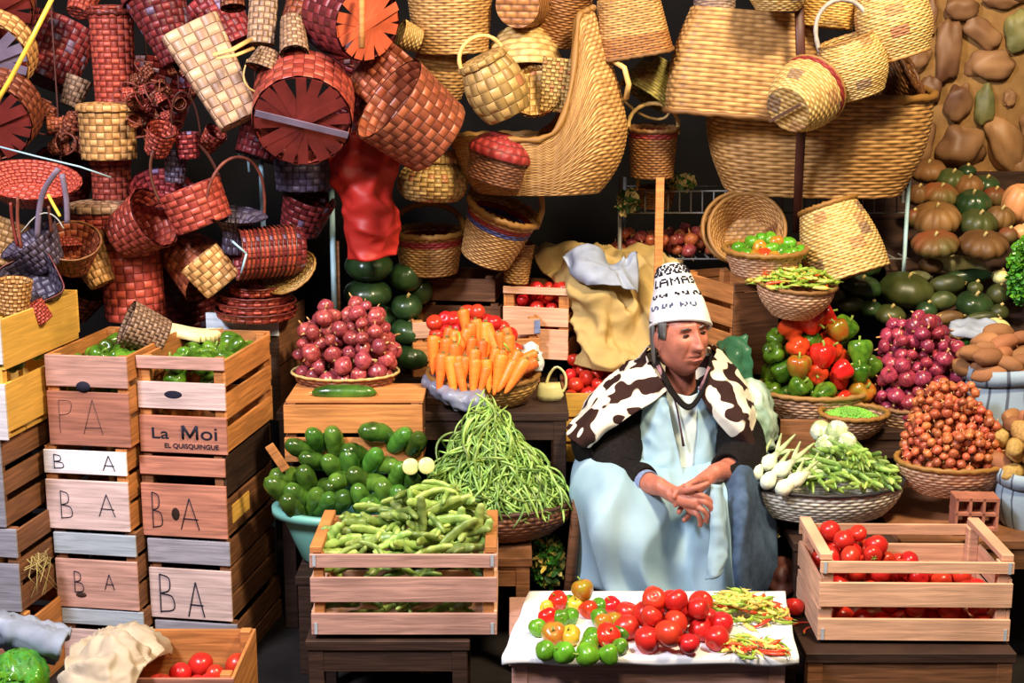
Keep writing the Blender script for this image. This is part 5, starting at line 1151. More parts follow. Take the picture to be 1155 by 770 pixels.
def merged(name, protos, mats, label, cat, mtl, group=None):
    V, F, k = [], [], 0
    for pr, M in zip(protos, mats):
        me = pr.data; nv = len(me.vertices); co = np.empty(nv * 3); me.vertices.foreach_get('co', co); A = np.array(M)
        V.append(co.reshape(-1, 3) @ A[:3, :3].T + A[:3, 3])
        F.extend([tuple(i + k for i in p.vertices) for p in me.polygons]); k += nv
    me = bpy.data.meshes.new(name); me.from_pydata(np.vstack(V).tolist(), [], F); me.polygons.foreach_set('use_smooth', [True] * len(F))
    for q in (mtl if isinstance(mtl, list) else [mtl]): me.materials.append(MATS[q])
    o = bpy.data.objects.new(name, me); COL.objects.link(o)
    return tag(o, label, cat, group, 'stuff')
N_ = 1500; merged('green_beans', [rg.choice(BN) for _ in range(N_)], [bean_spot(rg, rg.uniform(.55, .97)) for _ in range(N_)], 'mass of further green beans filling the tall heap', 'green beans', 'bean_green')
# ---- onions left
M_ = Matrix.Translation(P(392, 424, 4.84))
pts = pile(.170, .11, lambda x, y: .01 + .235 * max(0, 1 - (x / .19) ** 4) * min(1, .45 + (y + .11) / .12) * (1 - .25 * math.exp(-((x + .02) / .03) ** 2)), .028, 12, 170, lambda x, y: -.02 + .10 * max(0, (y + .02) / .13))
spread([ONI], pts, M_, .029, 'purple red onion in the wire rimmed basket left of the carrots', 'red onions in the wire rimmed basket', rg, cat='onion', svar=.28)
# ---- onions on the rack
M_ = Matrix.Translation(P(760, 286, 5.64)); rx_ = .20
pts = pile(.24, .10, lambda x, y: .075 + .015 * math.sin(x * 20), .026, 13, 80, lambda x, y: .0)
spread([ONI, SHA], pts, M_, .027, 'dusky red onion lying in shadow on the wire rack', 'onions on the wire rack', rg, cat='onion', svar=.2)
# ---- red onions right
M_ = Matrix.Translation(P(1030, 462, 4.95)); 
def env_ro(x, y): return .33 * max(0, 1 - ((x - .03) / .20) ** 2) ** .7 * min(1, .55 + (y + .14) / .16) * (1 if x < .1 else .9)
pts = pile(.175, .14, env_ro, .0255, 14, 300, lambda x, y: -.03 + .20 * max(0, (y + .06) / .2))
spread([ONP], pts, M_, .027, 'shiny purple red onion in the tall heap at the right', 'red onions in the tall right heap', rg, cat='onion', svar=.28)
# ---- shallots
M_ = Matrix.Translation(P(1073, 525, 4.53))
def env_sh(x, y):
    z1 = .09 * max(0, 1 - (x / .18) ** 4) + .14 * max(0, 1 - abs(x / .155) ** 4) * (1 if y > -.04 else .35)
    return z1 + (.035 if y > .03 and abs(x + .02) < .11 else 0)
pts = pile(.165, .115, env_sh, .0155, 15, 620, lambda x, y: -.02 + .0 if y < -.05 else (.05 if y < 0 else .10) if abs(x) < .11 else 0.0, K=18, fails=20)
front = sorted(pts, key=lambda p: p.y - p.z)[:296]
spread([SHA], front, M_, .0162, 'small copper pink shallot in the braided rim basket', 'shallots in the braided rim basket', rg, cat='shallot', svar=.2)
rest = [p for p in pts if p not in front]
if rest: merged('shallots', [SHA] * len(rest), [M_ @ Matrix.Translation(p) @ Matrix.Scale(.016, 4) for p in rest], 'mass of further small shallots at the back of the braided rim basket', 'shallots', 'shallot')
# ---- bell peppers
M_ = Matrix.Translation(P(922, 446, 4.97))
pts = pile(.19, .13, lambda x, y: .02 + .27 * max(0, 1 - (x / .23) ** 2) ** .8 * min(1, .35 + (y + .13) / .2), .039, 16, 130, lambda x, y: -.03 + .12 * max(0, (y + .02) / .15))
def pickp(k, p):
    g = rg.random()
    if -.10 < p.x < .08 and p.z > .05: return BR if g < .62 else BO if g < .75 else BG
    return (BG if g < .55 else BG2) if g < .82 else BR if g < .9 else BO
lab = {}
for m_, w2 in (('pepper_green', 'dark green'), ('pepper_red', 'red'), ('pepper_orange', 'orange and green')):
    lab['bell_pepper|' + m_] = ('%s bell pepper heaped in the wide pale basket' % w2, w2 + ' bell peppers in the wide pale basket')
spread([BG], pts, M_, .042, lab, None, rg, cat='bell pepper', pick=pickp, tilt=2.4)
# ---- peppers in left crates
for key, nm, n_, top in (('L2', 'stencilled crate', 60, .93), ('L1', 'thumb hole crate', 30, .90)):
    _, Mt, cw, ch = CR[key]
    pts = pile(cw / 2 - .05, .18, lambda x, y: ch * top - .012, .034, 17, n_, lambda x, y: ch * .70 if y > .09 else ch * .42, True, x0=cw / 2, y0=.225)
    spread([BG, BG2], pts, Mt, .034, 'green bell pepper lying in the %s at the left' % nm, 'green peppers in the ' + nm, rg, cat='bell pepper', tilt=2.5)
_, Mt, cw, ch = CR['L0']
pts = pile(cw / 2 - .06, .16, lambda x, y: ch * .66, .034, 18, 12, lambda x, y: ch * .45, True, x0=cw * .5, y0=.28)
spread([BG], pts, Mt, .034, 'green bell pepper glimpsed inside the yellow sided crate', 'green peppers in the yellow sided crate', rg, cat='bell pepper')
# ---- carrots and tomatoes
rg = random.Random(5)
cc = [(489, 400, 4), (503, 404, 2), (513, 410, 0), (525, 368, -14), (521, 390, 20), (530, 398, 8), (544, 402, 5), (534, 414, 10), (523, 420, 4), (556, 386, -25), (566, 392, -12), (556, 410, 15), (566, 412, 8), (574, 400, -6), (578, 412, 25), (586, 418, 60), (548, 386, 0), (497, 420, 10), (510, 424, -8), (562, 422, 14), (540, 378, -14), (576, 386, -20), (590, 404, 70), (515, 400, -5), (535, 426, 0), (550, 424, -4), (530, 384, 6), (571, 424, 30), (503, 386, 18), (545, 430, 12), (582, 424, 35), (510, 394, 8), (520, 428, -12), (516, 418, 4)]
for i, (x, y, a) in enumerate(cc):
    Y = 4.66 + (432 - y) / 70 * .16
    d = Vector((math.sin(R(a)), .35, math.cos(R(a)))) 
    M = Matrix.Translation(P(x, y, Y)) @ orient(d, rg.uniform(0, 6)) @ Matrix.Scale(.066 * rg.uniform(.8, 1.12), 4)
    copy_thing(CAR, M, 'orange carrot in the straw basket with grey liner', 'carrots in the straw basket', 'carrot')
for x, y in ((490, 364), (503, 360), (516, 371), (527, 352), (538, 352), (504, 374), (493, 378), (512, 360), (540, 368), (550, 374), (557, 364), (566, 370), (534, 364), (524, 364), (548, 362), (560, 378), (575, 378), (582, 396)):
    copy_thing(TOM, Matrix.Translation(P(x, y, 4.92 + .02 * rg.random())) @ rq(rg) @ Matrix.Scale(.030, 4), 'red tomato lying behind the carrots in the straw basket', 'tomatoes behind the carrots', 'tomato')
for x, y in ((498, 392), (515, 384), (572, 392)):
    copy_thing(CH_['chili_green'], Matrix.Translation(P(x, y, 4.72)) @ rq(rg) @ Matrix.Scale(.03, 4), 'stub of green stalk among the carrots', 'green stalks among the carrots', 'stalk')
# ---- peas and pods, cabbages
pc = P(958, 470, 4.79); N_ = 900; ms = []
pea = proto(MB().ell((0, 0, 0), (1, 1, 1), n=8).obj('pea', 'pea_green'))
for i in range(N_):
    f = math.sqrt(rg.random()); a = rg.uniform(0, 6.28)
    ms.append(Matrix.Translation(pc + Vector((f * .10 * math.cos(a), f * .06 * math.sin(a), .032 * (1 - f * f) - .008 * rg.random()))) @ Matrix.Scale(.0058, 4))
merged('shelled_peas', [pea] * N_, ms, 'small shelled green peas filling the pale rimmed basket', 'peas', 'pea_green')
M0 = P(955, 545, 4.48)
for i in range(150):
    f = math.sqrt(rg.random()); a = rg.uniform(0, 6.28); x, y = f * .155 * math.cos(a), f * .115 * math.sin(a)
    M = Matrix.Translation(M0 + Vector((x, y, .105 * (1 - f ** 2) * rg.uniform(.75, 1) + .012 + .35 * max(0, y)))) @ Matrix.Rotation(rg.gauss(-.6, .7), 4, 'Z') @ Matrix.Rotation(rg.gauss(.25, .25), 4, 'Y') @ Matrix.Scale(.052 * rg.uniform(.8, 1.15), 4)
    copy_thing(rg.choice(PP), M, 'fresh green pea pod in the white open weave basket', 'pea pods in the white basket', 'pea pod')
def leafy(name, c, r, mats, n, label, cat, seed, flatness=.6, core=True):
    rg = random.Random(seed); e = empty(name, c, label, cat)
    if core:
        pr = [(max(1e-5, math.sin(math.pi * i / 12)), -math.cos(math.pi * i / 12)) for i in range(13)]
        MB().lathe(pr, 20, Matrix.Scale(r * .75, 4), 0, fn=lambda p, a: p * (1 + .12 * noise.noise(p * 3 + Vector((seed, 0, 0))))).obj('head', mats[0], e)
    for k in range(n):
        d = Vector((rg.gauss(0, 1), rg.gauss(-.6, 1), rg.gauss(.35, .8))).normalized(); G = []
        for i in range(9):
            t = i / 8; row = []
            for j in range(9):
                u = (j / 8 - .5) * 2; wd = math.sin(math.pi * min(1, t * .9 + .1)) ** .6
                row.append((u * wd * r * .55, (t - .5) * r * 1.25, r * .80 - .35 * r * (u * u * wd * wd + (t - .5) ** 2 * 3) + .05 * r * math.sin(u * 9 + t * 7)))
            G.append(row)
        M = orient(d, rg.uniform(0, 6.28)); mb = MB(); mb.grid([[tuple(M @ Vector(p)) for p in row] for row in G])
        o = mb.obj('leaf', mats[1 + k % (len(mats) - 1)], e); q = o.modifiers.new('s', 'SOLIDIFY'); q.thickness = .003
    return e
for i, (x, y, Y, r_, lb) in enumerate([(932, 502, 4.56, 12, 'knobbly pale green cauliflower head below the peas'), (944, 487, 4.58, 13, 'topmost pale cauliflower head in the white basket'), (926, 486, 4.62, 12, 'cauliflower head behind the left of the white basket heap'), (955, 498, 4.55, 11, 'cauliflower head at the right of the pale cluster')]):
    leafy('cauliflower', P(x, y, Y), r_ * S(x, y, Y) * 1.25, ['cauli_green', 'cabbage_white', 'cauli_green'], 12, lb, 'cauliflower', i)
for i, (x, y, a, lb) in enumerate([(853, 530, 20, 'leftmost white spring onion bulb in the white basket'), (868, 540, 30, 'second white spring onion bulb from the left in the white basket'), (887, 548, 60, 'white spring onion bulb lowest at the front of the white basket'), (900, 540, 80, 'white spring onion bulb beside the pea pods'), (868, 520, 40, 'white spring onion bulb at the back left of the white basket'), (884, 528, 55, 'white spring onion bulb in the middle of the pale bunch')]):
    e = empty('spring_onion', None, lb, 'spring onion', M=Matrix.Translation(P(x, y, 4.36 + (548 - y) * .004)) @ orient((math.sin(R(a)) * .9, .8, .22)))
    MB().lathe([(1e-4, -.045), (.018, -.04), (.026, -.02), (.022, .01), (.013, .03), (.011, .055), (1e-4, .057)], 16).obj('bulb', 'cabbage_white', e)
    for k in range(5): MB().tube([Vector((0, 0, .05)), Vector((.014 * math.cos(k * 1.3), .014 * math.sin(k * 1.3), .085)), Vector((.038 * math.cos(k * 1.3), .038 * math.sin(k * 1.3), .115 + .01 * k))], [.008, .009, .003], 6, flat=.5).obj('green_top', 'cauli_green', e)
leafy('cabbage', P(22, 764, 3.7), 40 * S(22, 760, 3.7), ['leaf_green', 'lime_green', 'leaf_green'], 22, 'green cabbage in the grey sack at the bottom left corner', 'cabbage', 9)
# ---- peppers and chillies in the bowls
M_ = Matrix.Translation(P(866, 288, 5.02))
gl = [(833, 281, 'l'), (848, 274, 'l'), (860, 270, 'l'), (871, 282, 'l'), (868, 270, 'l'), (890, 275, 'l'), (894, 287, 'l'), (903, 285, 'l'), (881, 284, 'l'), (857, 279, 'o'), (862, 288, 'r'), (850, 290, 'o'), (874, 292, 'o'), (842, 288, 'l'), (876, 274, 'o'), (888, 290, 'l')]
for i, (x, y, c_) in enumerate(gl):
    copy_thing(RC[C_[c_]], Matrix.Translation(P(x, y, 4.98 + (292 - y) * .006)) @ rq(rg, 2) @ Matrix.Scale(.030, 4), '%s small pepper in the braided rim basket near the open bowl' % names[c_], names[c_] + ' small peppers in the braided basket', 'pepper')
chilis(P(896, 322, 4.92), .135, .10, 150, .055, (.9, 3, 2.2), 'heaped in the round basket above the bell peppers', 'chillies in the round basket', .048, 7)
# ---- melons and squashes
def gourd(label, px, py, Y, rx, ry, mat, ribs=0, dep=.16, axis=None, name='squash', nn=40, stem=True, rl=0):
    s = S(px, py, Y); sd = len(label) * 1.7 + px
    def fn(p, a):
        k = 1 + .05 * noise.noise(Vector(p).normalized() * 1.5 + Vector((sd, 0, 0))); return p * k
    pr = []
    for i in range(19):
        t = math.pi * i / 18; r_ = math.sin(t) ** .85 if ribs else math.sin(t); z_ = -math.cos(t)
        dimp = (.22 * math.exp(-(r_ / .35) ** 2)) if ribs else 0
        pr.append((max(1e-4, r_), z_ * (1 - dimp)))
    M = Matrix.Translation(P(px, py, Y)) @ orient(axis or (.05, -.25, 1), rl)
    o = MB().lathe([(a * rx * s, b * ry * s) for a, b in pr], nn, None, 0, lobes=ribs, la=dep, fn=fn).obj(name, mat, None, M)
    if stem: MB().tube([Vector((0, 0, ry * s * (.72 if ribs else .96))), Vector((.003, 0, ry * s * .9 + .004)), Vector((.008, 0, ry * s * .95 + .009))], [.008, .006, .006], 7).obj('stalk', 'straw', o)
    tag(o, label, name.replace('_', ' '))
    return o
for i, (x, y, a, b, Y, lb) in enumerate([(416, 300, 27, 17, 5.22, 'topmost dark green watermelon of the left row'), (415, 331, 27, 16, 5.2, 'dark green watermelon directly under the topmost one'), (458, 312, 19, 17, 5.3, 'dark watermelon right of the topmost one, under the upright handled basket'), (459, 346, 18, 14, 5.2, 'dark watermelon at the right, third row down'), (462, 373, 22, 15, 5.18, 'dark watermelon at the right beside the tomatoes, fourth row down'), (465, 402, 20, 15, 5.15, 'lowest dark watermelon behind the onions'), (428, 358, 20, 13, 5.25, 'dark watermelon half hidden behind the onion heap'), (474, 328, 14, 16, 5.34, 'shadowed green watermelon behind the right hand row'), (430, 385, 22, 14, 5.3, 'dark watermelon wholly in shadow behind the onions')]):
    gourd(lb, x, y, Y, a, b, 'melon_dark', 12, .03, (.05, -.1, 1), 'watermelon', 48)
PK = [(1047, 193, 20, 12, 'squash_brown', 8), (1073, 204, 18, 13, 'melon_olive', 8), (1092, 211, 16, 14, 'squash_brown', 8), (1091, 193, 10, 7, 'melon_dark', 0), (1112, 208, 15, 10, 'melon_dark', 6), (1060, 220, 21, 13, 'pumpkin_red', 10), (1035, 220, 12, 12, 'squash_brown', 8), (1097, 231, 20, 17, 'melon_dark', 8), (1122, 222, 13, 11, 'pumpkin_red', 6),
      (1150, 230, 20, 24, 'pumpkin_orange', 8), (1056, 247, 27, 18, 'squash_brown', 12), (1103, 252, 21, 15, 'melon_olive', 8), (1128, 246, 16, 14, 'squash_brown', 8), (1055, 275, 26, 13, 'pumpkin_red', 12), (1109, 276, 27, 14, 'squash_brown', 10), (1137, 266, 11, 10, 'pumpkin_red', 0), (1030, 246, 9, 10, 'pumpkin_red', 0), (1152, 262, 10, 9, 'pumpkin_orange', 0)]
PL = ['brown ribbed pumpkin at the top left of the pumpkin heap', 'olive pumpkin in the top row against the stone wall', 'round brown pumpkin in the top row right of the olive one', 'small dark green squash on the very top of the heap', 'long dark green squash at the top right', 'red and olive striped pumpkin in the second row', 'small brown pumpkin at the left end of the second row', 'dark green round pumpkin below the top row', 'reddish squash beside the big pale orange pumpkin', 'big smooth pale orange pumpkin at the right edge', 'big brown deeply ribbed pumpkin, third row left', 'olive green pumpkin in the middle of the third row', 'olive brown pumpkin below the reddish squash', 'flat pumpkin with red and green ribs, fourth row left', 'long brown ribbed pumpkin in the lowest row right', 'small red squash above the parsley', 'small reddish squash behind the metal upright', 'small orange squash at the right edge under the big one']
for (x, y, a, b, m_, rb_), lb in zip(PK, PL):
    gourd(lb, x, y, 5.35 + (275 - y) * .006, a, b, m_, rb_, .12 if rb_ else 0, (rg.uniform(-.15, .15), -.3, 1), 'pumpkin', 60)
SQ = [(1083, 299, 30, 11, 'squash_pale', 'pale yellow long squash lying on top of the green ones', 1), (1090, 312, 29, 9, 'melon_dark', 'long dark green squash under the pale yellow one', 1), (1050, 299, 14, 9, 'squash_brown', 'short brown squash left of the pale yellow one', 0), (974, 299, 19, 14, 'melon_dark', 'small black green melon against the leaning tan basket', 0), (971, 324, 23, 13, 'melon_dark', 'black green melon below the topmost small one', 0), (1022, 327, 30, 19, 'melon_olive', 'large round mottled green melon in the middle of the squashes', 0), (1038, 311, 12, 6, 'squash_pale', 'small pale yellow squash above the large round melon', 1),
      (1068, 321, 20, 12, 'melon_olive', 'olive squash right of the large round melon', 1), (1063, 339, 16, 11, 'melon_olive', 'olive squash under the right side of the large melon', 1), (1099, 343, 21, 14, 'melon_dark', 'dark green round melon at the right of the squashes', 0), (1126, 332, 13, 12, 'melon_olive', 'dull olive squash beside the parsley', 0), (1004, 355, 17, 11, 'melon_olive', 'olive melon below the large round one', 0), (1070, 358, 17, 8, 'squash_brown', 'small brown olive squash above the purple onions', 1), (1108, 358, 18, 7, 'melon_olive', 'long olive squash lowest at the right', 1), (1127, 352, 11, 9, 'melon_olive', 'stubby olive squash beside the lowest long one', 0), (1100, 325, 9, 8, 'melon_olive', 'little round olive squash behind the dark green melon', 0), (942, 334, 12, 9, 'melon_olive', 'small olive squash in shadow left of the melons', 0), (960, 344, 16, 9, 'melon_olive', 'flat olive squash above the red bell peppers', 1), (983, 348, 13, 9, 'melon_dark', 'dark squash between the peppers and the large melon', 0), (1045, 350, 12, 10, 'melon_dark', 'dark squash behind the top of the onion heap', 0), (1128, 312, 10, 8, 'squash_pale', 'small cream squash left of the parsley', 0)]
for x, y, a, b, m_, lb, lg in SQ:
    Y = 5.22 + (350 - y) * .0045
    if lg: gourd(lb, x, y, Y, b, a, m_, 0, 0, (1, -.15, .12 if m_ != 'squash_pale' else -.12), 'squash', 36)
    else: gourd(lb, x, y, Y, a, b, m_, 7 if a > 14 else 0, .07, (.1, -.2, 1), 'squash', 42)
gourd('yellow orange pumpkin in the dark below the bean crate', 491, 762, 4.5, 24, 20, 'pumpkin_orange', 8, .12, (0, -.2, 1), 'pumpkin', 40)
gourd('small pale yellow squash above the sweet potatoes at the right', 1124, 370, 5.06, 16, 11, 'squash_pale', 0, 0, (.1, -.2, 1), 'squash', 30)
# ---- potatoes
M_ = Matrix.Translation(P(1142, 420, 4.80))
pts = pile(.16, .10, lambda x, y: .075 + .05 * max(0, y / .1), .030, 19, 34, lambda x, y: -.02)
for p in pts: copy_thing(rg.choice(POT), Matrix.Translation(M_ @ p) @ orient((rg.gauss(1, .3), rg.gauss(0, .3), rg.gauss(0, .15))) @ Matrix.Scale(.028 * rg.uniform(.85, 1.2), 4), 'rusty brown sweet potato in the tall blue grey sack', 'sweet potatoes in the tall sack', 'sweet potato')
M_ = Matrix.Translation(P(1164, 528, 4.47))
pts = pile(.125, .09, lambda x, y: .17 * (1 - (x / .16) ** 2) * min(1, .5 + (y + .09) / .1), .030, 20, 50, lambda x, y: -.03)
for p in pts: copy_thing(rg.choice(PO2 + POT[:1]), Matrix.Translation(M_ @ p) @ rq(rg) @ Matrix.Scale(.030 * rg.uniform(.85, 1.2), 4), 'potato heaped in the lower blue sack at the right edge', 'potatoes in the lower blue sack', 'potato')
# ---- leaves, herbs, straw
def herb(name, label, c, rad, n, mats, seed, ls=.012, cat='herbs', M=None):
    rg = random.Random(seed); mb = MB()
    for k in range(n):
        d = Vector((rg.gauss(0, 1), rg.gauss(0, 1), rg.gauss(0, 1))).normalized() * rg.random() ** .4
        p = Vector((d.x * rad[0], d.y * rad[1], d.z * rad[2])); q = orient((rg.gauss(0, 1), rg.gauss(-.7, .7), rg.gauss(.5, .8)), rg.uniform(0, 6)); l = ls * rg.uniform(.6, 1.4)
        v = [p + (q @ Vector(t)) * l for t in ((-1, 0, 0), (-.3, -.6, .15), (.7, -.4, .1), (1.1, 0, -.1), (.7, .4, .1), (-.3, .6, .15))]
        mb.add(v, [(0, 1, 2, 3), (0, 3, 4, 5)], rg.randrange(len(mats)), True)
        if k % 12 == 0: mb.tube([p * .2 - Vector((0, 0, rad[2] * .8)), p], .0018, 4, 0)
    o = mb.obj(name, mats, None, Matrix.Translation(c)); return tag(o, label, cat, None, 'stuff')
herb('parsley', 'bright green curly parsley at the right edge below the pumpkins', P(1153, 306, 5.2), (.055, .05, .13), 900, ['leaf_green', 'lime_green'], 1)
herb('herb_bunch', 'loose green and yellow herbs standing in shadow below the bean basket', P(618, 632, 4.55), (.06, .05, .10), 500, ['leaf_dark', 'leaf_green', 'chili_yellow'], 2, .014)
herb('leaf_bunch', 'green leaves showing between purple onions and the potato sack', P(1096, 392, 4.98), (.07, .03, .04), 260, ['leaf_green'], 3, .012)
herb('wilted_leaves', 'dry greenish leaves hanging over the wire rack', P(708, 228, 5.46), (.045, .04, .05), 170, ['leaf_dark', 'straw'], 4, .016)
herb('dry_herbs', 'dry straw coloured herbs heaped on the rack beside the wooden stake', P(766, 206, 5.56), (.07, .04, .035), 200, ['straw', 'leaf_dark'], 5, .014)
herb('yellow_flowers', 'small yellow petals lying in the dark right of the skirt', P(869, 600, 4.5), (.035, .03, .015), 60, ['chili_yellow'], 6, .014)
e = empty('corn_husk', None, 'pale yellow corn husk lying on the edge of the stencilled crate', 'corn husk', M=Matrix.Translation(P(203, 376, 4.80)))
for k in range(7):
    G = [[(-.10 + .19 * i / 8 + .01 * k, (j / 4 - .5) * .05 * math.sin(math.pi * (i + .6) / 9) + (k - 3) * .008, .004 * k + .018 * math.sin(i / 8 * 3 + k * .4) - .10 * (j / 4 - .5) ** 2) for j in range(5)] for i in range(9)]
    mb = MB(); mb.grid(G); o = mb.obj('husk_leaf', 'husk', e, Matrix.Rotation((k - 3) * .09, 4, 'Z')); q = o.modifiers.new('s', 'SOLIDIFY'); q.thickness = .002
# ------------------------------------------------------------------ the seated woman
WY = 4.62
per = empty('person', None, 'seated elderly person in white knitted hat, patterned shawl and blue apron, hands clasped', 'person', M=Matrix.Translation((P(765, 500, WY).x, WY, 0)))
PI = per.matrix_world.inverted()
def L(px, py, Y): return PI @ P(px, py, Y)
# --- head: dense sphere shaped by bumps, in its own frame (x right of the face, y forward, z up)
hc = P(768, 380, 4.60)
yaw, pit, rol = R(27), R(5), R(-5)
fwd = Vector((math.sin(yaw), -math.cos(yaw), math.tan(pit))).normalized()
side = fwd.cross(Vector((0, 0, 1))).normalized() * -1                 # image-right side
up = side.cross(fwd).normalized() * -1
if up.z < 0: up = -up
HM = Matrix((side, fwd, up)).transposed().to_4x4()
HM = Matrix.Translation(PI @ hc) @ HM @ Matrix.Rotation(rol, 4, 'Y')
def g(x, s): return math.exp(-(x / s) ** 2)
def headpt(th, ph):
    st_, ct = math.sin(th), math.cos(th)
    dx, dy, dz = st_ * math.sin(ph), st_ * math.cos(ph), ct          # ph=0 is the face
    a, b, c = .086, .104, .132
    x, y, z = a * dx, b * dy, c * dz
    if z < 0:
        k = min(1, -z / c); x *= 1 - .26 * k ** 1.6; y *= (1 - .10 * k ** 2) if y > 0 else (1 - .45 * k)
        x *= 1 + .10 * g(k - .62, .25)                                # jowls
    if y > 0:
        fr = dy ** 1.0
        y = y * (1 - .10 * g(x, .09)) + 0
        X_ = abs(x)
        y += fr * (.006 * g(z - .045, .016) * g(X_ - .028, .035))     # brow
        y -= fr * .016 * g(z - .020, .014) * g(X_ - .033, .017)       # sockets
        y += fr * .006 * g(z - .019, .008) * g(X_ - .033, .012)       # lids
        nz = max(0, min(1, (.035 - z) / .068))
        if z > -.042: y += fr * (.008 + .027 * nz) * g(x, .0085 + .006 * nz) * (1 if z > -.030 else g(z + .030, .007))
        y += fr * .012 * g(z + .026, .010) * g(X_ - .014, .008)       # nostrils
        y += fr * .009 * g(z + .014, .024) * g(X_ - .050, .020)       # cheek
        y -= fr * .006 * g(X_ - (.030 + .25 * max(0, -.03 - z)), .006) * g(z + .045, .022)   # nasolabial
        y += fr * .008 * g(z + .060, .020) * g(x, .030)
        y += fr * .006 * (g(z + .053, .0055) + g(z + .068, .006)) * g(x, .024)      # lips
        y -= fr * .009 * g(z + .0605, .0032) * g(x, .028)
        y -= fr * .006 * g(z + .084, .007) * g(x, .022)
        y += fr * .014 * g(z + .108, .016) * g(x, .022)               # chin
        y -= fr * .0016 * (math.sin(z * 620) * g(z - .065, .02))      # forehead lines
        y -= fr * .004 * g(X_ - .062, .010) * g(z + .05, .03)
    return HM @ Vector((x, y, z))
body = MB()
NT_, NP_ = 110, 130
G = [[headpt(max(1e-3, math.pi * i / NT_) if i < NT_ else math.pi - 1e-3, -math.pi + 2 * math.pi * j / NP_) for j in range(NP_)] for i in range(NT_ + 1)]
body.grid([[tuple(p) for p in r_] for r_ in G], wrap=True)
k0 = len(body.v); body.v += [tuple(headpt(0, 0)), tuple(headpt(math.pi, 0))]
for j in range(NP_):
    body.f += [(j, (j + 1) % NP_, k0)[::-1], (NT_ * NP_ + j, NT_ * NP_ + (j + 1) % NP_, k0 + 1)]; body.mi += [0, 0]; body.sm += [True, True]; body.uv += [None, None]
for sg_ in (-1, 1):                                                   # ears
    e = HM @ Vector((sg_ * .088, -.012, .004))
    body.ell(e, (.008, .018, .030), HM.to_3x3() @ Matrix.Rotation(R(-12), 3, 'X'), 18)
    body.ell(HM @ Vector((sg_ * .085, -.006, -.020)), (.007, .010, .014), HM.to_3x3(), 14)
def limb(pts, rad, n=18):
    q = spline(np.array([list(p) for p in pts]), len(pts) * 6); r_ = spline(np.array([[x] for x in rad], float), len(q))[:, 0]
    body.tube([Vector(p) for p in q], [float(x) for x in r_], n)
    body.ell(Vector(q[0]), (float(r_[0]),) * 3, None, 12); body.ell(Vector(q[-1]), (float(r_[-1]),) * 3, None, 12)
limb([L(768, 400, 4.66), L(767, 428, 4.68), L(764, 452, 4.70)], [.052, .054, .070])            # neck
for M_, r_ in ((L(763, 480, 4.72), (.165, .105, .13)), (L(762, 520, 4.72), (.155, .12, .16)), (L(762, 560, 4.74), (.19, .15, .12))): body.ell(M_, r_, None, 26)
limb([L(715, 462, 4.72), L(763, 455, 4.72), L(812, 462, 4.72)], [.068, .07, .068])
ARM = {-1: [L(712, 466, 4.70), L(696, 505, 4.58), L(697, 541, 4.46), L(722, 543, 4.36), L(745, 549, 4.27)],
       1: [L(816, 466, 4.70), L(833, 495, 4.60), L(835, 520, 4.50), L(822, 530, 4.40), L(806, 533, 4.32)]}
limb(ARM[-1], [.062, .056, .050, .041, .029]); limb(ARM[1], [.062, .056, .050, .041, .029])
# legs under the skirt, feet
for sg_, xs in ((-1, (728, 704, 706, 708)), (1, (798, 824, 826, 828))):
    limb([L(xs[0], 560, 4.74), L(xs[1], 575, 4.40), L(xs[2], 640, 4.36), Vector((L(xs[3], 640, 4.42).x, L(xs[3], 640, 4.42).y, .10))], [.09, .062, .046, .036])
    f = Vector((L(xs[3], 640, 4.42).x, L(xs[3], 640, 4.42).y - .05, .045)); body.ell(f, (.042, .11, .038), None, 20)
# --- hands
def hand_(wr, pm, kn, fingers, th):
    body.ell((wr * .35 + pm * .65), (.030, .030, .020), None, 14)
    limb([wr, pm, (kn[1] + kn[2]) * .5], [.027, .027, .021], 14)
    limb([kn[0], kn[3]], [.012, .011], 12)
    for k in kn: limb([pm, k], [.016, .0105], 10)
    for a, f in zip(kn, fingers): limb([a] + f, [.0105] + [.0095, .0088, .0078][:len(f)], 10)
    limb(th, [.014, .0115, .0100, .0085][:len(th)], 10)
YH = 4.20
hand_(L(745, 549, 4.27), L(765, 560, 4.225), [L(781, 556, YH), L(784, 563, YH - .005), L(783, 570, YH), L(779, 576, YH + .008)],
      [[L(793, 559, YH - .02), L(801, 565, YH - .012), L(805, 571, YH + .005)], [L(795, 566, YH - .025), L(802, 573, YH - .015), L(803, 580, YH)],
       [L(792, 574, YH - .022), L(797, 581, YH - .012), L(797, 588, YH)], [L(787, 580, YH - .01), L(790, 587, YH), L(790, 592, YH + .008)]],
      [L(762, 553, 4.22), L(776, 552, 4.19), L(788, 549, 4.18), L(798, 545, 4.185)])
hand_(L(806, 533, 4.32), L(788, 547, 4.27), [L(772, 549, 4.235), L(773, 556, 4.25), L(776, 564, 4.255), L(780, 572, 4.255)],
      [[L(764, 553, 4.21), L(760, 560, 4.20)], [L(765, 563, 4.235), L(762, 569, 4.215)], [L(768, 573, 4.24), L(766, 577, 4.22)], [L(776, 582, 4.24), L(772, 586, 4.225)]],
      [L(795, 541, 4.27), L(784, 543, 4.22), L(774, 548, 4.195)])
bo = body.obj('body', 'skin', per)
rm = bo.modifiers.new('remesh', 'REMESH'); rm.mode = 'VOXEL'; rm.voxel_size = .0027; rm.use_smooth_shade = True
sm_ = bo.modifiers.new('smooth', 'SMOOTH'); sm_.factor = .5; sm_.iterations = 3
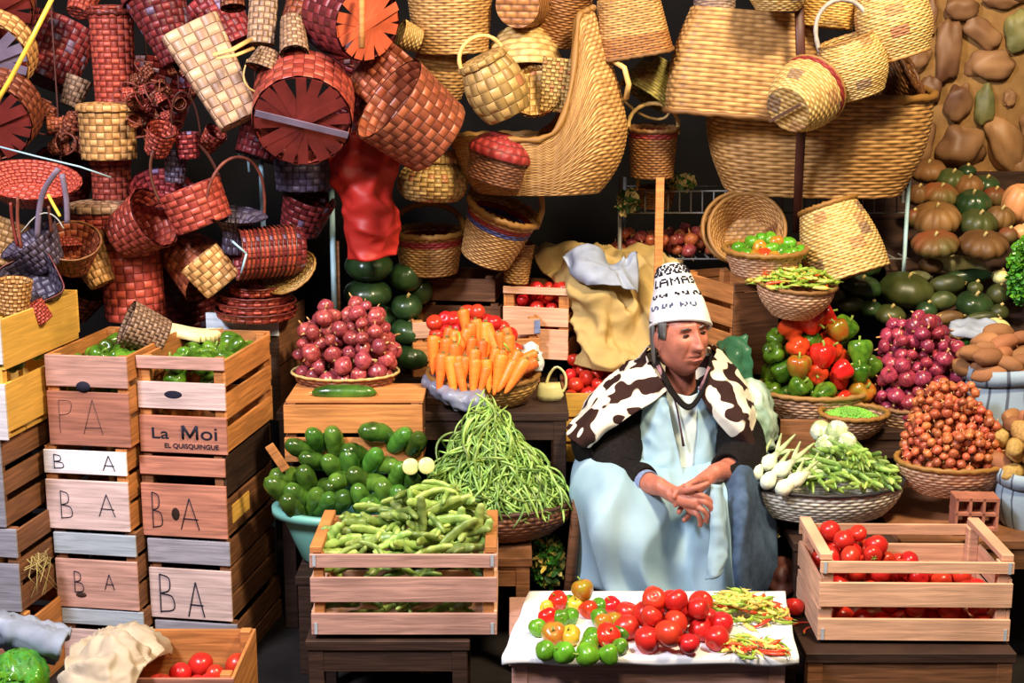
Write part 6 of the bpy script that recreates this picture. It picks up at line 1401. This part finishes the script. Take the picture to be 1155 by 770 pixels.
for sg_, nm in ((-1, 'eye'), (1, 'eye')):
    MB().ell(HM @ Vector((sg_ * .033, .0835, .0175)), (.0125, .006, .0042), HM.to_3x3(), 16).obj('eye', 'eye_dark', per)
    MB().tube([HM @ Vector((sg_ * x_, y_, z_)) for x_, y_, z_ in ((.015, .091, .036), (.033, .0905, .042), (.052, .080, .037))], [.0022, .003, .0015], 6, flat=.5).obj('eyebrow', 'hair', per)
MB().tube([HM @ Vector((x_, .0975 - x_ * x_ * 22, -.0660 - x_ * x_ * 8)) for x_ in (-.022, -.011, 0, .011, .022)], [.001, .004, .0045, .004, .001], 8, flat=.6).obj('lips', 'lip', per)
# --- hair at the temples and nape
rg = random.Random(8); HR = {-1: MB(), 1: MB()}
for k in range(330):
    sg_ = -1 if k % 5 else 1; hr = HR[sg_]
    ph = sg_ * (rg.uniform(1.12, 1.42) if k % 2 else rg.uniform(1.72, 2.3)); x0, y0 = .091 * math.sin(ph), .108 * math.cos(ph)
    z0, z1 = .065, rg.uniform(.005, .03) if abs(ph) < 1.5 else rg.uniform(-.10, -.04)
    pts = [HM @ Vector((x0 * (1 + .03 * math.sin(t * 3 + k)), y0 - .012 * t, z0 + (z1 - z0) * t)) for t in (0, .35, .7, 1)]
    hr.tube(pts, [.0024, .0028, .0022, .0008], 5)
for hr in HR.values(): hr.obj('hair', 'hair', per)
# --- knitted hat
hax = (P(757, 300, 4.66) - P(768, 368, 4.60)).normalized()
hb = P(768, 370, 4.605); s = S(768, 360, 4.6)
T = hax.to_track_quat('Z', 'Y').to_matrix().to_4x4(); HT = Matrix.Translation(PI @ hb) @ T
def hatR(z): return float(np.interp(z, [0, 5, 14, 28, 42, 54, 62, 70, 74], [33.5, 34, 33, 30, 25, 22, 20.5, 17, 12]))
pr = [(31.5 * s, 3 * s), (32 * s, 0)] + [(hatR(z) * s, z * s) for z in np.linspace(0, 72, 30)] + [(8 * s, 75 * s), (1e-4, 72 * s)]
def hfn(p, a):
    z = p.z / s; tw = 1 + .05 * noise.noise(Vector((math.cos(a) * 2, math.sin(a) * 2, z * .05))) * min(1, z / 30)
    fl_ = 1.0 - .28 * max(0, (z - 50) / 25)
    dz = 0.020 * math.cos(a - .3) * max(0, 1 - z / 45)
    return Vector((p.x * tw * 1.0, p.y * tw * 1.08 * fl_, p.z + dz))
hat = MB().lathe(pr, 96, None, 0, fn=hfn).obj('knitted_hat', 'knit_white', per, HT)
MB().tube([hfn(Vector((33 * s * math.cos(k * .1309), 33 * s * math.sin(k * .1309), 2.5 * s)), k * .1309) for k in range(49)], .006, 8, caps=False).obj('brim', 'knit_white', hat)
# motifs knitted into the hat, wrapped on its surface
invT = (HT.to_3x3()).inverted()
cd = (invT @ (-Vector((0, 1, 0)))); aim = math.atan2(cd.y, cd.x)
def wrap(u, z, off=.0012):
    a = aim + u; r_ = hatR(z) * s + off; q = Vector((r_ * math.cos(a), r_ * math.sin(a), z * s)); return hfn(q, a) + Vector((0, 0, 0))
def motif(name, rows, z0, z1, u0, u1, mat):
    mb = MB(); nr, nc = len(rows), len(rows[0])
    for i, row in enumerate(rows):
        for j, ch_ in enumerate(row):
            if ch_ == '#':
                za = z1 - (z1 - z0) * i / nr; zb = z1 - (z1 - z0) * (i + 1) / nr; ua = u0 + (u1 - u0) * j / nc; ub = u0 + (u1 - u0) * (j + 1) / nc
                mb.add([wrap(ua, za), wrap(ub, za), wrap(ub, zb), wrap(ua, zb)], [(0, 1, 2, 3)], 0, True)
    o = mb.obj(name, mat, hat); q = o.modifiers.new('s', 'SOLIDIFY'); q.thickness = .0012; return o
LAMAS = ['#....###..#...#..###...###',
         '#...#...#.##.##.#...#.#...',
         '#...#####.#.#.#.#####..##.',
         '#...#...#.#...#.#...#....#',
         '###.#...#.#...#.#...#.###.']
ZIG = ['##..###.##...####..##.###.##', '#.##..#..#.##..#.##..#..#..#', '.##.#..##.##.#..##.#..##.##.', '##.##.#..##.##.#..##.##..#.#', '#..##.##.#..#.##.#..#.##.#.#', '####.###..###..####..##.###.']
MW = ['#..#.#..#...#..#.#...##..#.', '#..#.#.##...##.#.#..#.#..#.', '.##...#.#....#..##..#..##..']
motif('knitted_pattern', ZIG, 60, 72, -1.35, 1.35, 'ink'); motif('knitted_pattern', LAMAS, 47, 56, -1.15, 1.15, 'ink')
motif('knitted_pattern', MW, 33, 38, -1.3, 1.3, 'ink'); motif('knitted_pattern', [r_[::-1] for r_ in MW], 18, 24, -1.3, .6, 'ink_blue')
# --- dark scarf under the chin, sweater, blouse
patch_ = lambda nm, c, m_, **k: patch(nm, [[tuple(L(*q)) for q in row] for row in c], m_, px=False, parent=per, **k)
patch_('scarf', [[(742, 398, 4.72), (741, 402, 4.62), (746, 412, 4.56), (760, 440, 4.54), (776, 456, 4.52), (788, 444, 4.53), (798, 414, 4.57), (801, 398, 4.66)],
                 [(739, 402, 4.74), (738, 408, 4.62), (743, 420, 4.55), (758, 446, 4.52), (776, 462, 4.505), (791, 448, 4.52), (801, 418, 4.56), (804, 402, 4.66)]], 'knit_black', nu=8, nv=44, thick=.008)
sw = MB()
def stube(mb, pts, rad, n=26, wr=.004):
    q = spline(np.array([list(p) for p in pts]), 30); r_ = spline(np.array([[x] for x in rad], float), 30)[:, 0]
    mb.tube([Vector(p) for p in q], [float(x) * (1 + wr * 10 * noise.noise(Vector((i * .5, 0, 0)))) for i, x in enumerate(r_)], n, caps=False)
a_ = ARM[-1]; stube(sw, [a_[0] + Vector((.01, 0, .02)), a_[1], a_[2], a_[3], a_[3].lerp(a_[4], .25)], [.085, .086, .080, .060, .046])
a_ = ARM[1]; stube(sw, [a_[0] + Vector((-.01, 0, .02)), a_[1], a_[2], a_[3], a_[3].lerp(a_[4], .15)], [.085, .083, .078, .060, .046])
sw.ell(L(763, 475, 4.72), (.180, .118, .155), None, 30); sw.ell(L(762, 515, 4.72), (.168, .130, .17), None, 30)
so = sw.obj('sweater', 'knit_black', per); q = so.modifiers.new('s', 'SOLIDIFY'); q.thickness = .004; q.offset = 1
cf = MB(); a_ = ARM[-1]; stube(cf, [a_[3].lerp(a_[4], .22), a_[3].lerp(a_[4], .42)], [.045, .043]); cf.obj('cuff', 'cuff_blue', per).modifiers.new('s', 'SOLIDIFY').thickness = .005
# --- apron bib over the chest
patch_('blouse', [[(752, 438, 4.60), (766, 444, 4.57), (780, 446, 4.565), (794, 438, 4.60)], [(752, 462, 4.585), (766, 466, 4.56), (782, 466, 4.56), (796, 462, 4.585)], [(756, 505, 4.57), (768, 508, 4.555), (782, 508, 4.555), (796, 504, 4.575)], [(758, 550, 4.55), (770, 556, 4.53), (784, 556, 4.53), (796, 548, 4.55)]], 'cotton_pale', nu=30, nv=24, fold=.006, fs=14)
patch_('apron_bib', [[(728, 430, 4.62), (738, 432, 4.59), (748, 438, 4.57)], [(730, 450, 4.59), (742, 452, 4.56), (754, 456, 4.55)], [(726, 475, 4.58), (742, 478, 4.545), (758, 480, 4.54)], [(720, 505, 4.57), (742, 505, 4.53), (764, 508, 4.53)], [(722, 540, 4.54), (745, 540, 4.50), (772, 545, 4.50)]], 'cotton_blue', nu=40, nv=30, fold=.014, fs=11, seed=1)
patch_('apron_bib', [[(786, 436, 4.58), (794, 438, 4.59), (802, 442, 4.62)], [(786, 456, 4.56), (797, 460, 4.57), (806, 468, 4.60)], [(786, 482, 4.55), (798, 485, 4.56), (812, 495, 4.59)], [(784, 510, 4.54), (797, 512, 4.54), (808, 518, 4.57)], [(782, 540, 4.52), (794, 542, 4.52), (802, 545, 4.54)]], 'cotton_blue', nu=40, nv=26, fold=.008, fs=11, seed=3)
MB().tube([L(758, 440, 4.555), L(764, 462, 4.54), L(768, 485, 4.53), L(771, 503, 4.525)], [.0035, .003, .003, .005], 6).obj('neck_cord', 'cord_brown', per)
# --- skirt and apron
def drapes(D, y): return [[(a, b, c - D) for a, b, c in row] for row in y]
SK = [[(694, 494, 4.88), (700, 500, 4.74), (712, 510, 4.62), (735, 522, 4.56), (768, 530, 4.54), (796, 525, 4.55), (816, 512, 4.62), (830, 502, 4.74), (836, 498, 4.88)],
      [(672, 500, 4.88), (672, 502, 4.72), (690, 518, 4.50), (728, 535, 4.43), (768, 548, 4.43), (804, 538, 4.42), (832, 518, 4.48), (852, 504, 4.70), (852, 500, 4.88)],
      [(656, 514, 4.86), (656, 516, 4.62), (680, 536, 4.34), (724, 553, 4.30), (770, 578, 4.36), (812, 556, 4.29), (842, 535, 4.33), (864, 520, 4.58), (862, 512, 4.86)],
      [(648, 545, 4.84), (649, 550, 4.56), (674, 574, 4.26), (720, 592, 4.24), (772, 616, 4.33), (815, 592, 4.23), (846, 574, 4.25), (868, 560, 4.52), (866, 548, 4.84)],
      [(646, 590, 4.82), (648, 598, 4.54), (680, 618, 4.25), (722, 632, 4.24), (776, 648, 4.31), (820, 634, 4.23), (850, 620, 4.24), (872, 605, 4.50), (870, 592, 4.82)],
      [(648, 630, 4.82), (650, 640, 4.54), (686, 658, 4.28), (728, 668, 4.26), (780, 680, 4.30), (824, 676, 4.25), (855, 668, 4.26), (876, 655, 4.50), (874, 636, 4.82)],
      ]
hem = [(a, b + 14, c + .01) for a, b, c in SK[-1]]
SG = patch_grid([[tuple(L(*q)) for q in row] for row in SK + [hem]], 90, 150, px=False)
nrm = np.cross(np.gradient(SG, axis=0), np.gradient(SG, axis=1)); nrm /= np.linalg.norm(nrm, axis=2, keepdims=True) + 1e-9
if nrm[45, 75, 1] > 0: nrm = -nrm
for i in range(90):
    f = i / 89
    for j in range(150):
        u = j / 149
        a_ = u * 44 + 2.6 * noise.noise(Vector((u * 3, f * 2.2, 1))) * (1 + f)
        k = (1 - 1.7 * abs(math.sin(a_ * .5))) * (.20 + .8 * f ** 1.1) + .8 * noise.noise(Vector((u * 6, f * 5, 3)))
        SG[i, j] += nrm[i, j] * .026 * k
mb = MB(); mb.grid(SG.tolist()); o = mb.obj('skirt', 'denim', per); q = o.modifiers.new('s', 'SOLIDIFY'); q.thickness = .005
AG = []
for i in range(84):
    row = []
    for j in range(14, 98):
        u = (j - 14) / 83; lim = 83 if u < .75 else 83 - 46 * (u - .75)
        ii = i / 83 * (lim + 4 * math.sin(u * 9)); i0 = int(min(ii, 87)); fr_ = min(ii, 87) - i0
        p = SG[i0, j] * (1 - fr_) + SG[i0 + 1, j] * fr_; row.append(tuple(p + nrm[i0, j] * (.008 + .004 * math.sin(u * 20 + i * .05))))
    AG.append(row)
mb = MB(); mb.grid(AG); o = mb.obj('apron', 'cotton_blue', per); q = o.modifiers.new('s', 'SOLIDIFY'); q.thickness = .003
patch_('apron_tie', [[(803, 545, 4.21), (809, 546, 4.205), (815, 548, 4.22)], [(803, 590, 4.195), (809, 592, 4.185), (816, 590, 4.20)], [(800, 625, 4.19), (808, 628, 4.18), (817, 622, 4.20)], [(798, 652, 4.20), (806, 650, 4.185), (812, 642, 4.20)]], 'cotton_blue', nu=36, nv=14, fold=.012, fs=14, seed=8)
# --- shawl: from the neck over both shoulders
SH = [[(739, 392, 4.86), (731, 400, 4.72), (734, 414, 4.62), (744, 428, 4.56), (752, 440, 4.55)],
      [(722, 402, 4.86), (712, 414, 4.68), (714, 430, 4.57), (724, 442, 4.54), (738, 452, 4.535)],
      [(700, 420, 4.86), (686, 436, 4.68), (688, 452, 4.54), (700, 462, 4.50), (716, 466, 4.50)],
      [(680, 440, 4.86), (662, 460, 4.68), (662, 476, 4.52), (674, 482, 4.47), (692, 480, 4.48)],
      [(662, 465, 4.86), (646, 482, 4.70), (644, 494, 4.54), (652, 500, 4.48), (664, 500, 4.49)]]
patch_('shawl', SH, 'shawl_cloth', nu=60, nv=50, fold=.014, fs=9, seed=2, thick=.006)
patch_('shawl_lining', [SH[-1][2:] , [(646, 506, 4.55), (655, 512, 4.50), (672, 514, 4.50)], [(650, 518, 4.58), (660, 522, 4.54), (676, 520, 4.53)]], 'knit_black', nu=14, nv=14)
SR = [[(789, 444, 4.54), (795, 430, 4.55), (800, 412, 4.60), (806, 398, 4.72), (800, 392, 4.86)],
      [(797, 458, 4.535), (806, 444, 4.54), (813, 424, 4.58), (818, 408, 4.70), (812, 402, 4.86)],
      [(810, 474, 4.52), (820, 462, 4.50), (827, 442, 4.55), (831, 424, 4.68), (826, 418, 4.86)],
      [(826, 492, 4.50), (836, 482, 4.47), (840, 464, 4.53), (842, 446, 4.68), (838, 442, 4.86)],
      [(842, 508, 4.50), (848, 504, 4.48), (851, 490, 4.53), (851, 474, 4.68), (848, 470, 4.86)]]
patch_('shawl', SR, 'shawl_cloth', nu=60, nv=50, fold=.012, fs=9, seed=4, thick=.006)
# back of the shawl joining both halves
patch_('shawl_back', [[SH[k][0], (SH[k][0][0] * .7 + SR[k][-1][0] * .3, SH[k][0][1] - 2, 4.93), (SH[k][0][0] * .3 + SR[k][-1][0] * .7, SR[k][-1][1] - 2, 4.93), SR[k][-1]] for k in range(5)], 'shawl_cloth', nu=30, nv=40, thick=.006)
for k, (pts) in enumerate(([(742, 412, 4.55), (748, 426, 4.545), (756, 438, 4.54)], [(800, 414, 4.565), (795, 428, 4.545), (789, 440, 4.53)])):
    MB().tube([L(*q) for q in pts], .009, 8, flat=.5).obj('collar_trim', 'blouse_check', per)
# --- shoes and stool
for xs in (708, 832):
    f = L(xs, 640, 4.42); MB().ell(Vector((f.x, f.y - .06, .05)), (.052, .13, .05), None, 24).ell(Vector((f.x, f.y, .10)), (.046, .055, .055), None, 20).obj('shoe', 'knit_black', per)
st = empty('wooden_stool', None, 'rough wooden stool under the seated person, its brown leg showing left of the skirt', 'stool', M=Matrix.Translation((P(765, 500, 4.75).x, 4.86, 0)))
z_ = P(760, 590, 4.75).z - .055
MB().box((0, 0, z_ - .02), (.60, .24, .04)).obj('seat', 'wood_brown', st, bevel=.004)
for x in (-.28, .28):
    for y in (-.09, .09): MB().tube([Vector((x, y, z_ - .04)), Vector((x * 1.12, y * 1.15, 0))], .02, 8).obj('leg', 'wood_brown', st)
tag(MB().tube([P(653, 545, 4.46), P(648, 600, 4.44), P(640, 690, 4.42)], [.016, .018, .020], 9).obj('wooden_stick', 'wood_brown'), 'thick brown wooden stick standing upright at the left edge of the skirt', 'stick')
drop_protos()
